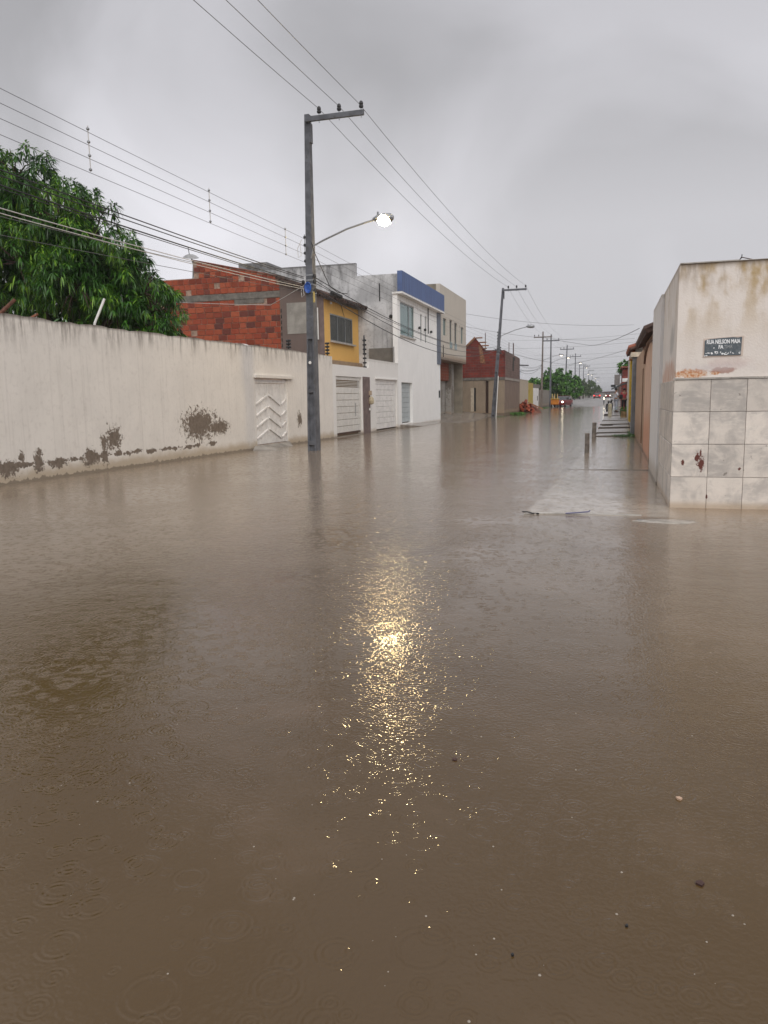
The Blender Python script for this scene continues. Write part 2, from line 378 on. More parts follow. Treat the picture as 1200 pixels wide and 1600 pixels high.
def water_mat():
    t = NT('muddy_flood_water', .075, .5); t.b.inputs['IOR'].default_value = 1.333; t.b.inputs['Specular IOR Level'].default_value = .85
    P, X, Y, Z, g = t.pos()
    nbig = t.noise(.28, 4, .55); nmid = t.noise(1.1, 4, .6)
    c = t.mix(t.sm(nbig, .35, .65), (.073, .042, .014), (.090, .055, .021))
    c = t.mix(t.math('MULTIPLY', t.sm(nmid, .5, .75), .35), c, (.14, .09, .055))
    # paler with distance: sky reflection brightness put into the base colour
    sky_far = t.sm(t.math('ADD', Y, t.math('MULTIPLY', t.math('SUBTRACT', nbig, .5), 6.)), 2.5, 13.)
    c = t.mix(sky_far, c, (.22, .170, .124))
    # pale concrete slab just under the surface on the right, and near the left wall
    nz = t.noise(2.2, 4, .6)
    wob = t.math('MULTIPLY', t.math('SUBTRACT', nz, .5), .10)
    Xw = t.math('ADD', X, wob); Yw = t.math('ADD', Y, wob)
    sx_ = t.math('MULTIPLY', t.sm(t.math('SUBTRACT', Xw, t.math('MULTIPLY', t.math('SUBTRACT', Y, 9.9), .035)), -1.08, -.97), t.sm(X, .9, .7))
    slab1 = t.math('MULTIPLY', sx_, t.math('MULTIPLY', t.sm(Yw, 9.86, 9.96), t.sm(Y, 34., 22.)))
    slab1 = t.math('MULTIPLY', slab1, t.math('ADD', .55, t.math('MULTIPLY', t.sm(nz, .3, .6), .45)))
    c = t.mix(t.math('MULTIPLY', slab1, .8), c, (.40, .35, .29))
    fx = t.math('MULTIPLY', t.sm(X, .6, 1.1), t.sm(Y, 9.2, 10.6))
    c = t.mix(t.math('MULTIPLY', fx, .5), c, (.28, .19, .11))
    t.col(c)
    # ripples: fine rain chop, slow undulation and drop rings
    fine = t.noise(52, 1, .5, dist=.2)
    mid = t.noise(11, 2, .5, dist=.4)
    slow = t.noise(1.6, 3, .5)
    def rings(scale, freq, seedoff, amp, thr):
        vv = t.n('ShaderNodeMapping'); t.put(vv, 0, P); vv.inputs['Location'].default_value = (seedoff, seedoff * 1.7, 0)
        vo = t.n('ShaderNodeTexVoronoi', feature='F1', voronoi_dimensions='2D'); t.put(vo, 'Vector', vv.outputs[0]); vo.inputs['Scale'].default_value = scale
        vo.inputs['Randomness'].default_value = 1.
        d = t.math('DIVIDE', vo.outputs['Distance'], scale)
        sc = t.n('ShaderNodeSeparateColor'); t.put(sc, 0, vo.outputs['Color'])
        rad = t.math('MULTIPLY', sc.outputs[1], .30 / scale)
        ph = t.math('SINE', t.math('MULTIPLY', t.math('SUBTRACT', d, rad), freq))
        env = t.sm(t.math('ABSOLUTE', t.math('SUBTRACT', d, rad)), .035, .0)
        on = t.math('GREATER_THAN', sc.outputs[0], thr)
        return t.math('MULTIPLY', t.math('MULTIPLY', ph, env), t.math('MULTIPLY', on, amp))
    calm = t.sm(t.noise(.5, 4, .6, dist=.8), .36, .64)
    h = t.math('MULTIPLY', fine, t.math('ADD', .14, t.math('MULTIPLY', calm, .24)))
    h = t.math('ADD', h, t.math('MULTIPLY', mid, t.math('ADD', .22, t.math('MULTIPLY', calm, .16))))
    h = t.math('ADD', h, t.math('MULTIPLY', slow, .8))
    h = t.math('MULTIPLY', h, t.math('SUBTRACT', 1., t.math('MULTIPLY', slab1, .3)))
    h = t.math('MULTIPLY', h, t.math('ADD', .62, t.math('MULTIPLY', t.sm(Y, 1.5, 5.5), .38)))   # smoother close by, ruffled further out
    h = t.math('MULTIPLY', h, t.math('SUBTRACT', 1., t.math('MULTIPLY', t.sm(Y, 6., 24.), .5)))   # stiller water between the house fronts
    h = t.math('ADD', h, rings(3.1, 230., 0., .055, .5)); h = t.math('ADD', h, rings(5.2, 300., 7.3, .055, .3)); h = t.math('ADD', h, rings(8.5, 380., 3.1, .045, .3))
    t.bump(h, 1.0, .0088)
    return t.m
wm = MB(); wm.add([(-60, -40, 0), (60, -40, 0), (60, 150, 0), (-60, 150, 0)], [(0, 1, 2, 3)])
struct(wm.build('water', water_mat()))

# ------------------------------------------------------------------ long white garden wall (slightly skewed to the street)
A = Vector((-11.36, 3.0)); B = Vector((-10.34, 28.33)); d2 = (B - A).normalized(); nrm = Vector((d2.y, -d2.x))   # towards the street
WANG = math.atan2(d2.x, d2.y)
def wp(y, off, z):    # point on the skewed wall at street coordinate y, off metres out of its face
    tt = (y - A.y) / d2.y; p = A + d2 * tt + nrm * off; return (p.x, p.y, z)
def wall_top(y): return 3.19 + .015 * math.sin(y * 3.1) + .012 * math.sin(y * 7.7 + 1) - .03 * max(0, (y - 24) / 4)
gw = thing('garden_wall', 'long white plastered garden wall with dark rain streaks and peeling patches at its foot', 'wall', (-10.9, 15, 0))
M['gwall'] = plaster('white_weathered_plaster', (.74, .70, .645), (.13, .105, .085), 'Y', 3.2, 0., 1.0, .62,
    patches=[(18.75, .90, .78, .38), (19.7, .78, .55, .20), (15.15, .72, .27, .24), (14.8, .62, .1, .2), (14.35, .34, .24, .17), (14.8, .33, .12, .18), (12.0, .30, .24, .16), (12.8, .36, .13, .22), (12.35, .5, .08, .1), (25.2, .85, .18, .22), (13.3, .3, .25, .10)],
    row=(11., 19.8, .16, .52, .455), pcol=(.20, .16, .125), mott=.16, low=(.40, .31, .20), lowh=.30)
m = MB()
D0, D1, DZ0, DZ1 = 22.02, 24.30, .02, 2.20
ysg = sorted(set([3 + .25 * i for i in range(77)] + [D0, D1])); ysg = [y for y in ysg if y <= 22.02] + [D1] + [y for y in [3 + .25 * i for i in range(120)] if D1 < y < 28.33] + [28.33]
def strip(ya, yb, z0, z1f, z1g, m=m):
    m.add([wp(ya, 0, z0), wp(yb, 0, z0), wp(yb, 0, z1g), wp(ya, 0, z1f), wp(ya, -.18, z0), wp(yb, -.18, z0), wp(yb, -.18, z1g), wp(ya, -.18, z1f)],
          [(0, 1, 2, 3), (5, 4, 7, 6), (3, 2, 6, 7), (0, 1, 5, 4)])
for ya, yb in zip(ysg[:-1], ysg[1:]):
    ja, jb = wall_top(ya) + random.Random(int(ya * 40)).uniform(-.012, .012), wall_top(yb) + random.Random(int(yb * 40)).uniform(-.012, .012)
    if abs(ya - D0) < 1e-6: strip(ya, yb, DZ1, ja, jb)
    else: strip(ya, yb, -.3, ja, jb)
for yy in (D0, D1): m.add([wp(yy, 0, -.3), wp(yy, -.18, -.3), wp(yy, -.18, DZ1), wp(yy, 0, DZ1)], [(0, 1, 2, 3)])
m.add([wp(28.33, 0, -.3), wp(28.33, -.18, -.3), wp(28.33, -.18, wall_top(28.33)), wp(28.33, 0, wall_top(28.33))], [(0, 1, 2, 3)])
m.build('wall', M['gwall'], gw)
def wbox(m, y0, y1, o0, o1, z0, z1):
    m.add([wp(y0, o0, z0), wp(y1, o0, z0), wp(y1, o1, z0), wp(y0, o1, z0), wp(y0, o0, z1), wp(y1, o0, z1), wp(y1, o1, z1), wp(y0, o1, z1)],
          [(0, 3, 2, 1), (4, 5, 6, 7), (0, 1, 5, 4), (1, 2, 6, 5), (2, 3, 7, 6), (3, 0, 4, 7)]); return m
wbox(MB(), 21.92, 24.66, .002, .09, 2.21, 2.31).build('lintel', M['gwall'], gw, bevel=.008)
# door with raised chevron mouldings
gd = thing('garden_gate', 'white steel double door with raised chevron bars in the long garden wall', 'gate', wp(23.1, 0, 0))
wbox(MB(), D0, D0 + .05, -.14, -.03, .12, 2.16).build('door_frame', M['door_w'], gd)
wbox(MB(), D1 - .05, D1, -.14, -.03, .12, 2.16).build('door_frame', M['door_w'], gd)
wbox(MB(), D0 + .05, D1 - .05, -.14, -.05, 2.06, 2.17).build('door_frame', M['door_w'], gd)
for a, b in ((D0 + .055, 22.93), (22.955, 23.88), (23.90, D1 - .055)):
    wbox(MB(), a, b, -.12, -.075, .13, 2.05).build('door_leaf', M['door_w'], gd, bevel=.006)
def diag(y0, z0, y1, z1, wdt=.05):
    a = Vector((y0, z0)); b = Vector((y1, z1)); dd = (b - a).normalized(); nn = Vector((-dd.y, dd.x)) * wdt / 2
    q = [a + nn, b + nn, b - nn, a - nn]
    return MB().add([wp(p.x, -.074, p.y) for p in q] + [wp(p.x, -.035, p.y) for p in q], [(0, 1, 2, 3), (7, 6, 5, 4), (0, 4, 5, 1), (1, 5, 6, 2), (2, 6, 7, 3), (3, 7, 4, 0)])
for k in range(4):
    z = .36 + k * .36
    diag(22.12, z - .05, 22.90, z + .22).build('chevron_bar', M['door_w'], gd)
    diag(23.02, z + .24, 23.84, z - .09).build('chevron_bar', M['door_w'], gd)
    diag(23.93, z - .07, 24.22, z + .07).build('chevron_bar', M['door_w'], gd)
struct(MB().add([(-10.63, 21.7, -.2), (-10.55, 24.35, -.2), (-9.55, 21.75, -.2), (-9.6, 22.9, -.2), (-10.62, 21.9, .12), (-10.5, 24.35, .12), (-9.62, 22.0, -.01), (-10.45, 21.35, -.02)],
    [(7, 6, 4), (4, 6, 3, 5), (0, 7, 4), (0, 2, 6, 7), (2, 3, 6)]).build('gate_ramp', M['conc']))
# pipe standing behind wall, fence posts
tag(MB().tube([(-11.35, 15.2, 2.6), (-11.2, 15.2, 3.3), (-11.02, 15.36, 3.84)], .028, 8).build('leaning_pipe', M['white_pl']),
    'thin white plastic pipe leaning up behind the garden wall in front of the dark tree', 'pipe')
def fence_post(x, y, z, h, n, label, hoop=False):
    t_ = thing('electric_fence_post', label, 'post', (x, y, z), 'electric fence posts on the walls')
    pts = [(x, y, z), (x, y, z + h)]
    if hoop: pts += [(x, y - .03, z + h + .1), (x + .02, y - .1, z + h + .15), (x + .03, y - .17, z + h + .1), (x + .03, y - .19, z + h - .6)]
    MB().tube(pts, .022, 6).build('rod', M['dark'], t_)
    for i in range(n):
        zz = z + h * (i + .7) / n
        MB().lathe((x, y, zz), [(.01, -.09), (.04, -.07), (.04, -.03), (.02, 0), (.04, .03), (.04, .07), (.01, .09)], 8, 'X').build('insulator', M['dark'], t_)
a = wp(24.7, -.09, 3.12); fence_post(a[0], a[1], a[2], .42, 4, 'dark electric fence post on the garden wall left of the big street pole')
a = wp(28.1, -.09, 3.04); fence_post(a[0], a[1], a[2], .62, 5, 'dark electric fence post at the end of the garden wall before the yellow house')

# ------------------------------------------------------------------ gate walls between 28.3 and 38
GX = -10.35
M['gatewall'] = plaster('white_gate_wall', (.76, .74, .71), (.3, .26, .22), 'Y', 3.2, 0., .3, .4, mott=.06, low=(.5, .42, .33), lowh=.2)
w1 = thing('front_wall', 'low white front wall around the slatted gate with a brown painted pier', 'wall', (GX, 30.8, 0))
wall(GX, 'Y', 28.36, 33.1, -.3, 2.86, -.2, [(28.72, 32.0, .02, 2.42)]).build('wall', M['gatewall'], w1)
MB().box(GX + .004, GX + .03, 32.12, 33.09, -.25, 2.46).build('brown_pier', M['brown_p'], w1)
g1 = thing('slatted_gate', 'cream sliding gate of horizontal boards with an open louvre strip at its top', 'gate', (GX, 30.3, 0))
MB().box(GX - .13, GX - .05, 28.74, 28.86, .14, 2.40).build('gate_post', M['door_w2'], g1)
MB().box(GX - .13, GX - .05, 31.86, 31.98, .14, 2.40).build('gate_post', M['door_w2'], g1)
MB().box(GX - .13, GX - .05, 28.86, 31.86, 2.28, 2.40).build('top_rail', M['door_w2'], g1)
MB().box(GX - .13, GX - .05, 28.86, 31.86, .10, .16).build('bottom_rail', M['rebar'], g1)
for (ya, yb) in ((28.87, 30.88), (30.93, 31.85)):
    for k in range(7):
        z = .17 + k * .262
        MB().box(GX - .11, GX - .06, ya, yb, z, z + .245).build('board', M['door_w2'], g1, bevel=.008)
for k in range(4):
    z = 2.03 + k * .06
    MB().box(GX - .12, GX - .07, 28.87, 31.84, z, z + .022).build('louvre', M['door_w2'], g1)
MB().tube([(GX - .02, 31.15, .8), (GX - .02, 31.15, 1.35)], .014, 6).build('handle', M['metal'], g1)
w2 = thing('front_wall', 'taller white front wall left of the blue banded house holding the pale panelled gate', 'wall', (GX, 35.5, 0))
wall(GX, 'Y', 33.1, 38.0, -.3, 3.26, -.2, [(34.05, 37.72, .02, 2.4)]).build('wall', M['gatewall'], w2)
MB().box(GX, GX + .05, 34.0, 37.78, 2.40, 2.46).build('lintel', M['gatewall'], w2)
g2 = thing('panelled_gate', 'white panelled steel gate between the brown pier and the blue banded house', 'gate', (GX, 35.9, 0))
MB().box(GX - .14, GX - .06, 34.06, 37.71, 2.18, 2.39).build('top_rail', M['door_w'], g2)
for k in range(8):
    z = .10 + k * .26
    MB().box(GX - .12, GX - .07, 34.07, 37.70, z, z + .25).build('board', M['door_w'], g2, bevel=.006)
MB().tube([(GX - .03, 37.0, .8), (GX - .03, 37.0, 1.6)], .015, 6).build('handle', M['white_pl'], g2)
mt = thing('meter_box', 'small cream meter box and intercom on the brown pier', 'meter', (GX + .1, 33.0, 1.4))
MB().lathe((GX + .11, 32.98, 1.42), [(.02, -.17), (.12, -.12), (.13, .0), (.11, .12), (.03, .2)], 10).build('meter_cover', simple('cream_plastic', (.45, .38, .26), .5), mt)
MB().box(GX + .03, GX + .12, 32.92, 33.08, 1.66, 1.86).build('box', simple('beige_plastic', (.42, .33, .24), .5), mt)
MB().box(GX + .03, GX + .09, 32.9, 33.12, 1.0, 1.1).build('bracket', M['white_pl'], mt)
fence_post(GX - .08, 32.75, 2.75, 1.35, 7, 'tall hooped electric fence post before the weathered grey side wall', hoop=True)
fence_post(GX - .08, 37.55, 3.2, .85, 0, 'dark electric fence rod against the taupe dado of the blue banded house')

# ------------------------------------------------------------------ yellow house with raw brick flank
yh = thing('yellow_house', 'yellow two storey house with a raw red brick side wall and dark tiled eave', 'house', (-12.5, 36, 0))
M['yellow'] = plaster('ochre_paint', (.74, .44, .13), (.25, .14, .06), 'Y', 6.0, 3., .35, .5, mott=.1)
wall(-12.5, 'Y', 33.31, 38.29, 0, 6.0, -.2, [(34.1, 37.35, 4.2, 5.44)]).build('front_wall', M['yellow'], yh)
wf = MB()
for (a, b, c_, d) in ((34.1, 37.35, 5.38, 5.44), (34.1, 37.35, 4.2, 4.25), (34.1, 34.16, 4.25, 5.38), (37.29, 37.35, 4.25, 5.38), (35.15, 35.19, 4.25, 5.38), (36.24, 36.28, 4.25, 5.38)):
    wf.box(-12.56, -12.51, a, b, c_, d)
wfo = wf.build('window_frame', M['metal'], yh)
for a, b in ((34.16, 35.15), (35.19, 36.24), (36.28, 37.29)):
    MB().box(-12.55, -12.54, a, b, 4.25, 5.38).build('pane', M['glass_dark'], wfo)
cm = MB(); cm.grid(lambda u, v: (-12.64 + .035 * math.sin(u * 95) + .02 * math.sin(u * 41), 34.1 + 3.25 * u, 4.2 + 1.24 * v), 130, 1)
cm.build('curtain', M['curtain'], yh)
MB().box(-12.49, -12.3, 33.4, 38.2, 2.9, 3.3).build('terrace_parapet', simple('tan_plaster', (.36, .25, .16), .8), yh)
MB().tube([(-12.47, 35.6, 5.95), (-12.46, 36.0, 5.45)], .012, 5).build('cable', M['black'], yh)
# side wall: brown plaster part with lighter infill
M['brownpl'] = plaster('brown_side_plaster', (.155, .115, .10), (.07, .055, .05), 'X', 6.8, 3., .7, .8, mott=.25)
MB().prism([(-12.7, 0), (-12.7, 6.2), (-14.6, 6.98), (-14.6, 0)], 'Y', 33.3, 33.5).build('side_wall', M['brownpl'], yh)
MB().box(-12.7, -12.49, 33.3, 33.309, 3.0, 6.1).build('corner_strip', M['brown_p'], yh)
MB().box(-14.28, -12.95, 33.285, 33.299, 4.5, 5.88).build('infill_panel', simple('pale_cement', (.30, .28, .25), .85, .12, 2.5), yh)
MB().tube([(-12.77, 33.25, 4.2), (-12.77, 33.25, 5.6)], .03, 8).build('drain_pipe', M['white_pl'], yh)
MB().box(-12.45, -12.38, 34.0, 34.12, 5.83, 5.93).build('security_lamp', M['white_pl'], yh)
# roof: lean-to of tiles falling to the street
rf = thing('tile_roof', 'x', 'roof'); bpy.data.objects.remove(rf)
roof = MB()
def rz(x): return 6.03 + (-12.05 - x) * .38
roof.add([(-12.05, 33.05, rz(-12.05)), (-12.05, 38.3, rz(-12.05)), (-14.7, 38.3, rz(-14.7)), (-14.7, 33.05, rz(-14.7)), (-12.05, 33.05, rz(-12.05) - .07), (-12.05, 38.3, rz(-12.05) - .07), (-14.7, 38.3, rz(-14.7) - .07), (-14.7, 33.05, rz(-14.7) - .07)],
         [(0, 1, 2, 3), (7, 6, 5, 4), (0, 4, 5, 1), (1, 5, 6, 2), (2, 6, 7, 3), (3, 7, 4, 0)])
ro = roof.build('roof', M['tile_d'], yh)
for k in range(21):
    y = 33.12 + k * .25
    MB().tube([(-12.0 + random.uniform(-.03, .03), y, rz(-12.0) + .03), (-14.65, y, rz(-14.65) + .03)], [.1, .085], 6).build('tile_course', M['tile_d'], ro)
# brick flank
BX0, BX1 = -24.0, -14.6
def btop(x): return (7.07 + (-14.6 - x) * .228) if x > -18.95 else 7.25
MB().prism([(BX1, 0), (BX0, 0), (BX0, 7.25), (-18.95, 7.25), (-18.95, btop(-18.94)), (BX1, 7.07)], 'Y', 33.325, 33.5).build('flank_backing', M['mortar'], yh)
MB().box(-24, BX1, 33.28, 33.33, 6.17, 6.45).build('concrete_beam', M['beam'], yh)
MB().box(-16.9, -15.4, 33.3, 33.33, 5.96, 6.17).build('cement_smear', M['beam'], yh)
MB().add([(-18.97, 33.26, btop(-18.94)), (BX1, 33.26, 7.07), (BX1, 33.55, 7.07), (-18.97, 33.55, btop(-18.94)), (-18.97, 33.26, btop(-18.94) + .04), (BX1, 33.26, 7.11), (BX1, 33.55, 7.11), (-18.97, 33.55, btop(-18.94) + .04)],
         [(0, 1, 2, 3), (7, 6, 5, 4), (0, 4, 5, 1), (1, 5, 6, 2), (2, 6, 7, 3), (3, 7, 4, 0)]).build('coping', M['tile_r'], yh)
bshare = {}
def brick(x0, x1, z0, z1, inset=0.):
    key = (round(x1 - x0, 2), round(z1 - z0, 2))
    cx, cz = (x0 + x1) / 2, (z0 + z1) / 2
    if key not in bshare:
        hx, hz = (x1 - x0) / 2, (z1 - z0) / 2
        m_ = MB().box(-hx, hx, -.02, .02, -hz, hz); o = m_.build('brick', M['brick'], yh, bevel=.007, local=True); bshare[key] = o.data
    else:
        o = bpy.data.objects.new('brick', bshare[key]); o.parent = yh; C.objects.link(o)
    o.location = Vector((cx, 33.318 + inset, cz)) - yh.location
    o.rotation_euler = (random.uniform(-.015, .015), random.uniform(-.006, .006), 0)
nb = 0
rb = random.Random(3)
for r_ in range(12):
    z = 3.05 + r_ * .26; x = BX1 - .03 - (.2 if r_ % 2 else 0)
    if r_ % 2: brick(BX1 - .2, BX1 - .03, z, z + .235); nb += 1
    while x > -20.6:
        wd = rb.choice((.42, .42, .42, .30))
        if z + .24 > 5.95 and -16.9 < x - wd / 2 < -15.4: x -= wd + .022; continue
        if rb.random() > .02: brick(x - wd, x, z, z + .237, rb.choice((0, 0, .004, -.004))); nb += 1
        x -= wd + .022
for r_ in range(7):
    z = 6.47 + r_ * .255; x = BX1 - .02 - (.13 if r_ % 2 else 0)
    while x > -20.6:
        wd = rb.choice((.27, .27, .36))
        zt = min(z + .235, btop(x) - .01, btop(x - wd) - .01)
        if zt - z > .05 and rb.random() > .03: brick(x - wd, x, z, zt, rb.choice((0, .003, -.003))); nb += 1
        x -= wd + .02
# open hollow block ends by the plastered corner: shade put in as dark boxes
for k in range(9):
    MB().box(BX1 + .012, BX1 + .055, 33.285, 33.3, 3.4 + k * .52 if k < 5 else 3.14 + (k - 4) * .52, 3.56 + k * .52 if k < 5 else 3.3 + (k - 4) * .52).build('hollow_shade', M['interior'], yh)
MB().box(-12.47, -12.36, 34.0, 37.45, 4.12, 4.19).build('window_sill', M['conc_l'], yh)
# dish antenna
da = thing('satellite_dish', 'grey satellite dish on a short mast above the brick gable', 'antenna', (-19.1, 33.4, 7.3))
MB().tube([(-19.05, 33.4, 7.2), (-18.98, 33.4, 7.9), (-19.08, 33.4, 8.2)], .035, 6).build('mast', M['metal'], da)
dm = MB(); prof = [(.02, .12), (.14, .10), (.26, .05), (.36, -.04), (.37, -.03)]
dm.lathe((0, 0, 0), prof, 18); dish = dm.build('dish', simple('pale_dish', (.30, .30, .30), .5), da, smooth=True, local=True); dish.location = (0, 0, .95); dish.rotation_euler = (R(15), R(10), 0)
MB().tube([(-19.1, 33.3, 8.25), (-19.1, 33.2, 8.62)], .02, 6).build('feed_arm', M['metal'], da)
tag(MB().lathe((-15.75, 31.0, 3.38), [(1.0, -.5), (.95, 0.2), (.8, .42), (.45, .58), (.1, .62)], 16).build('water_tank', M['white_pl'], smooth=True), 'white domed water tank lid just showing over the garden wall before the bricks', 'tank')

# ------------------------------------------------------------------ blue banded house
bh = thing('blue_banded_house', 'white two storey house with blue parapet band and weathered grey side wall', 'house', (GX, 43, 0))
M['greyside'] = plaster('mould_stained_render', (.60, .60, .605), (.10, .10, .10), 'X', 8.3, 3., .9, 2.2, mott=.6, tint=(.28, .28, .285), sfreq=2.6)
MB().prism([(-10.36, 0), (-10.36, 7.68), (-12.58, 7.68), (-12.58, 8.32), (-19.3, 8.36), (-19.3, 0)], 'Y', 38.3, 38.5).build('side_wall', M['greyside'], bh)
MB().box(-11.95, -10.4, 38.27, 38.299, 3.0, 4.05).build('painted_dado', M['taupe'], bh)
MB().box(-11.37, -11.31, 38.28, 38.299, 6.38, 7.25).build('wall_crack_strip', M['dark'], bh)
MB().lathe((-10.76, 38.3, 5.6), [(.10, -.02), (.10, -.04), (.02, -.045)], 10, 'Y').build('vent_hole', M['interior'], bh)
M['bhwhite'] = plaster('white_house_paint', (.84, .83, .81), (.35, .33, .31), 'Y', 6.8, 0., .5, 1.0, mott=.11, low=(.5, .43, .36), lowh=.2)
H1 = [(38.55, 41.5, 4.7, 6.36), (42.9, 43.3, 4.65, 6.14), (44.0, 44.4, 4.65, 6.14), (38.62, 40.9, .2, 2.32)]
wall(GX, 'Y', 38.02, 48.1, -.3, 6.76, -.25, H1).build('front_wall', M['bhwhite'], bh)
MB().box(GX - .25, GX + .3, 37.95, 48.2, 6.66, 6.76).build('ledge', M['bhwhite'], bh)
t = NT('blue_parapet_paint', .7, .3); P, X, Y, Z, gg = t.pos()
sv = t.noise(1., 4, .7, vec=t.vec(t.math('MULTIPLY', Y, 6.), 2., t.math('MULTIPLY', Z, .5)))
t.col(t.mix(t.math('MULTIPLY', t.sm(sv, .4, .7), .6), (.095, .145, .30), (.06, .08, .16))); t.bump(t.noise(30, 4), .3, .01)
wall(GX + .28, 'Y', 37.97, 48.12, 6.765, 7.76, -.25).build('blue_parapet', t.m, bh)
MB().box(-12.6, GX, 38.5, 38.7, 6.7, 7.66).build('parapet_return', M['greyside'], bh)
MB().box(GX + .003, GX + .05, 47.15, 48.1, 3.55, 6.655).build('corner_pilaster', simple('slate_paint', (.13, .15, .19), .6), bh)
MB().box(GX - .5, GX - .06, 47.3, 48.1, 3.4, 3.56).build('pilaster_foot', M['taupe'], bh)
wfr = MB()
for b_ in ((38.55, 41.5, 6.30, 6.36), (38.55, 41.5, 4.70, 4.75), (38.55, 38.6, 4.75, 6.3), (41.45, 41.5, 4.75, 6.3), (40.45, 40.51, 4.75, 6.3)): wfr.box(GX - .12, GX - .05, *b_)
wo = wfr.build('window_frame', M['metal'], bh)
MB().box(GX - .095, GX - .08, 38.6, 40.45, 4.75, 6.3).build('pane', M['glass_teal'], wo)
MB().box(GX - .095, GX - .08, 40.51, 41.45, 4.75, 6.3).build('pane', M['glass_teal'], wo)
for y in (42.9, 44.0):
    fr = MB().box(GX - .12, GX - .05, y, y + .05, 4.65, 6.14).box(GX - .12, GX - .05, y + .35, y + .4, 4.65, 6.14).build('window_frame', M['metal'], bh)
    MB().box(GX - .1, GX - .08, y + .05, y + .35, 4.65, 6.14).build('pane', M['glass_teal'], fr)
MB().box(GX + .002, GX + .07, 38.45, 41.6, 4.62, 4.69).build('window_sill', M['conc_l'], bh)
for y in (42.4, 43.75, 45.3):
    MB().lathe((GX, y, 5.35), [(.03, 0.), (.07, .03), (.08, .12), (.04, .14)], 8, 'X').build('wall_spotlight', M['dark'], bh)
MB().box(GX + .002, GX + .03, 42.2, 46.6, 6.32, 6.36).box(GX + .002, GX + .03, 46.56, 46.6, 4.6, 6.32).build('recess_trim', M['bhwhite'], bh)
MB().tube([(GX + .06, 44.6, 5.2), (GX + .06, 44.6, 6.65)], .03, 6).build('drain_pipe', M['dark'], bh)
for k in range(8):
    z = .26 + k * .255
    MB().box(GX - .2, GX - .14, 38.64, 40.88, z, z + .245).build('shutter_slat', M['door_g'], bh, bevel=.01)
MB().box(GX - .02, GX + .06, 47.6, 47.75, 1.5, 1.95).build('meter_box', M['dark'], bh)
MB().box(-19.25, -17.6, 38.6, 40.6, 8.34, 8.74).build('roof_upstand', M['greyside'], bh)
MB().box(-12.62, -11.6, 46.5, 48.0, 7.2, 7.95).build('roof_box', M['white_paint'], bh)

# ------------------------------------------------------------------ cream building
cb = thing('cream_building', 'cream two storey block with narrow windows above an unfinished ground floor', 'building', (GX, 52.6, 0))
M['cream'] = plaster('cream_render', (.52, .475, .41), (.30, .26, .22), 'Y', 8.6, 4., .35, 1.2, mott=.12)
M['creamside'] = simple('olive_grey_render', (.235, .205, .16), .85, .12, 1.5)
H2 = [(49.0, 50.05, 5.45, 6.52), (51.1, 52.0, 5.15, 6.6), (52.75, 53.75, 5.15, 6.55), (54.5, 54.72, 5.3, 6.5), (55.1, 56.1, 5.3, 6.45)]
wall(GX, 'Y', 48.15, 57.15, 4.1, 8.5, -.25, H2).build('front_wall', M['cream'], cb)
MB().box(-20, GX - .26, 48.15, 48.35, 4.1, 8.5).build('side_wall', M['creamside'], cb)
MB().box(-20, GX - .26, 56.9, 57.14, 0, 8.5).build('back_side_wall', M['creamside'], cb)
for i, (a, b, c_, d) in enumerate(H2):
    fr = MB().box(GX - .14, GX - .08, a, a + .05, c_, d).box(GX - .14, GX - .08, b - .05, b, c_, d).box(GX - .14, GX - .08, a + .05, b - .05, d - .05, d).build('window_frame', M['metal'], cb)
    MB().box(GX - .12, GX - .1, a + .05, b - .05, c_, d - .05).build('pane', M['glass_teal' if i in (0, 4) else 'glass_dark'], fr)
MB().box(-19.7, GX - .3, 48.4, 56.85, 4.25, 4.3).build('floor', M['interior'], cb)
for y in (51.1, 52.75):
    MB().box(GX - .02, GX + .03, y + .05, y + .75, 4.75, 5.15).build('glass_guard', M['glass_teal'], cb)
MB().box(-11.9, GX, 48.15, 57.15, 3.92, 4.1).build('canopy_slab', M['cream'], cb)
SB = -11.55
wall(SB, 'Y', 48.2, 63, 0.2, 3.92, -.2, [(59.5, 60.3, .4, 2.6)]).build('shop_wall', plaster('peeled_grey_render', (.36, .34, .31), (.15, .13, .11), 'Y', 3.9, .2, .5, 1., mott=.4, patches=[(53, 1.6, 1.2, 1.4), (56, .9, 1., .8)]), cb)
MB().box(-11.54, -11.3, 49.0, 57.1, 2.7, 3.9).build('brick_band', M['brick_band'], cb)
MB().box(SB + .01, SB + .4, 55.4, 56.5, .15, 3.9).build('pillar', plaster('patchy_pillar', (.40, .38, .35), (.17, .14, .12), 'Y', 3.9, .2, .6, 1., mott=.5, patches=[(56, 1.4, .5, 1.), (55.5, 2.8, .4, .8)]), cb)
MB().box(SB + .01, SB + .25, 58.6, 58.9, .15, 2.6).build('dark_post', M['dark'], cb)
fence_post(GX + .02, 49.0, 4.1, .55, 0, 'hooped electric fence post on the canopy of the cream building', hoop=True)

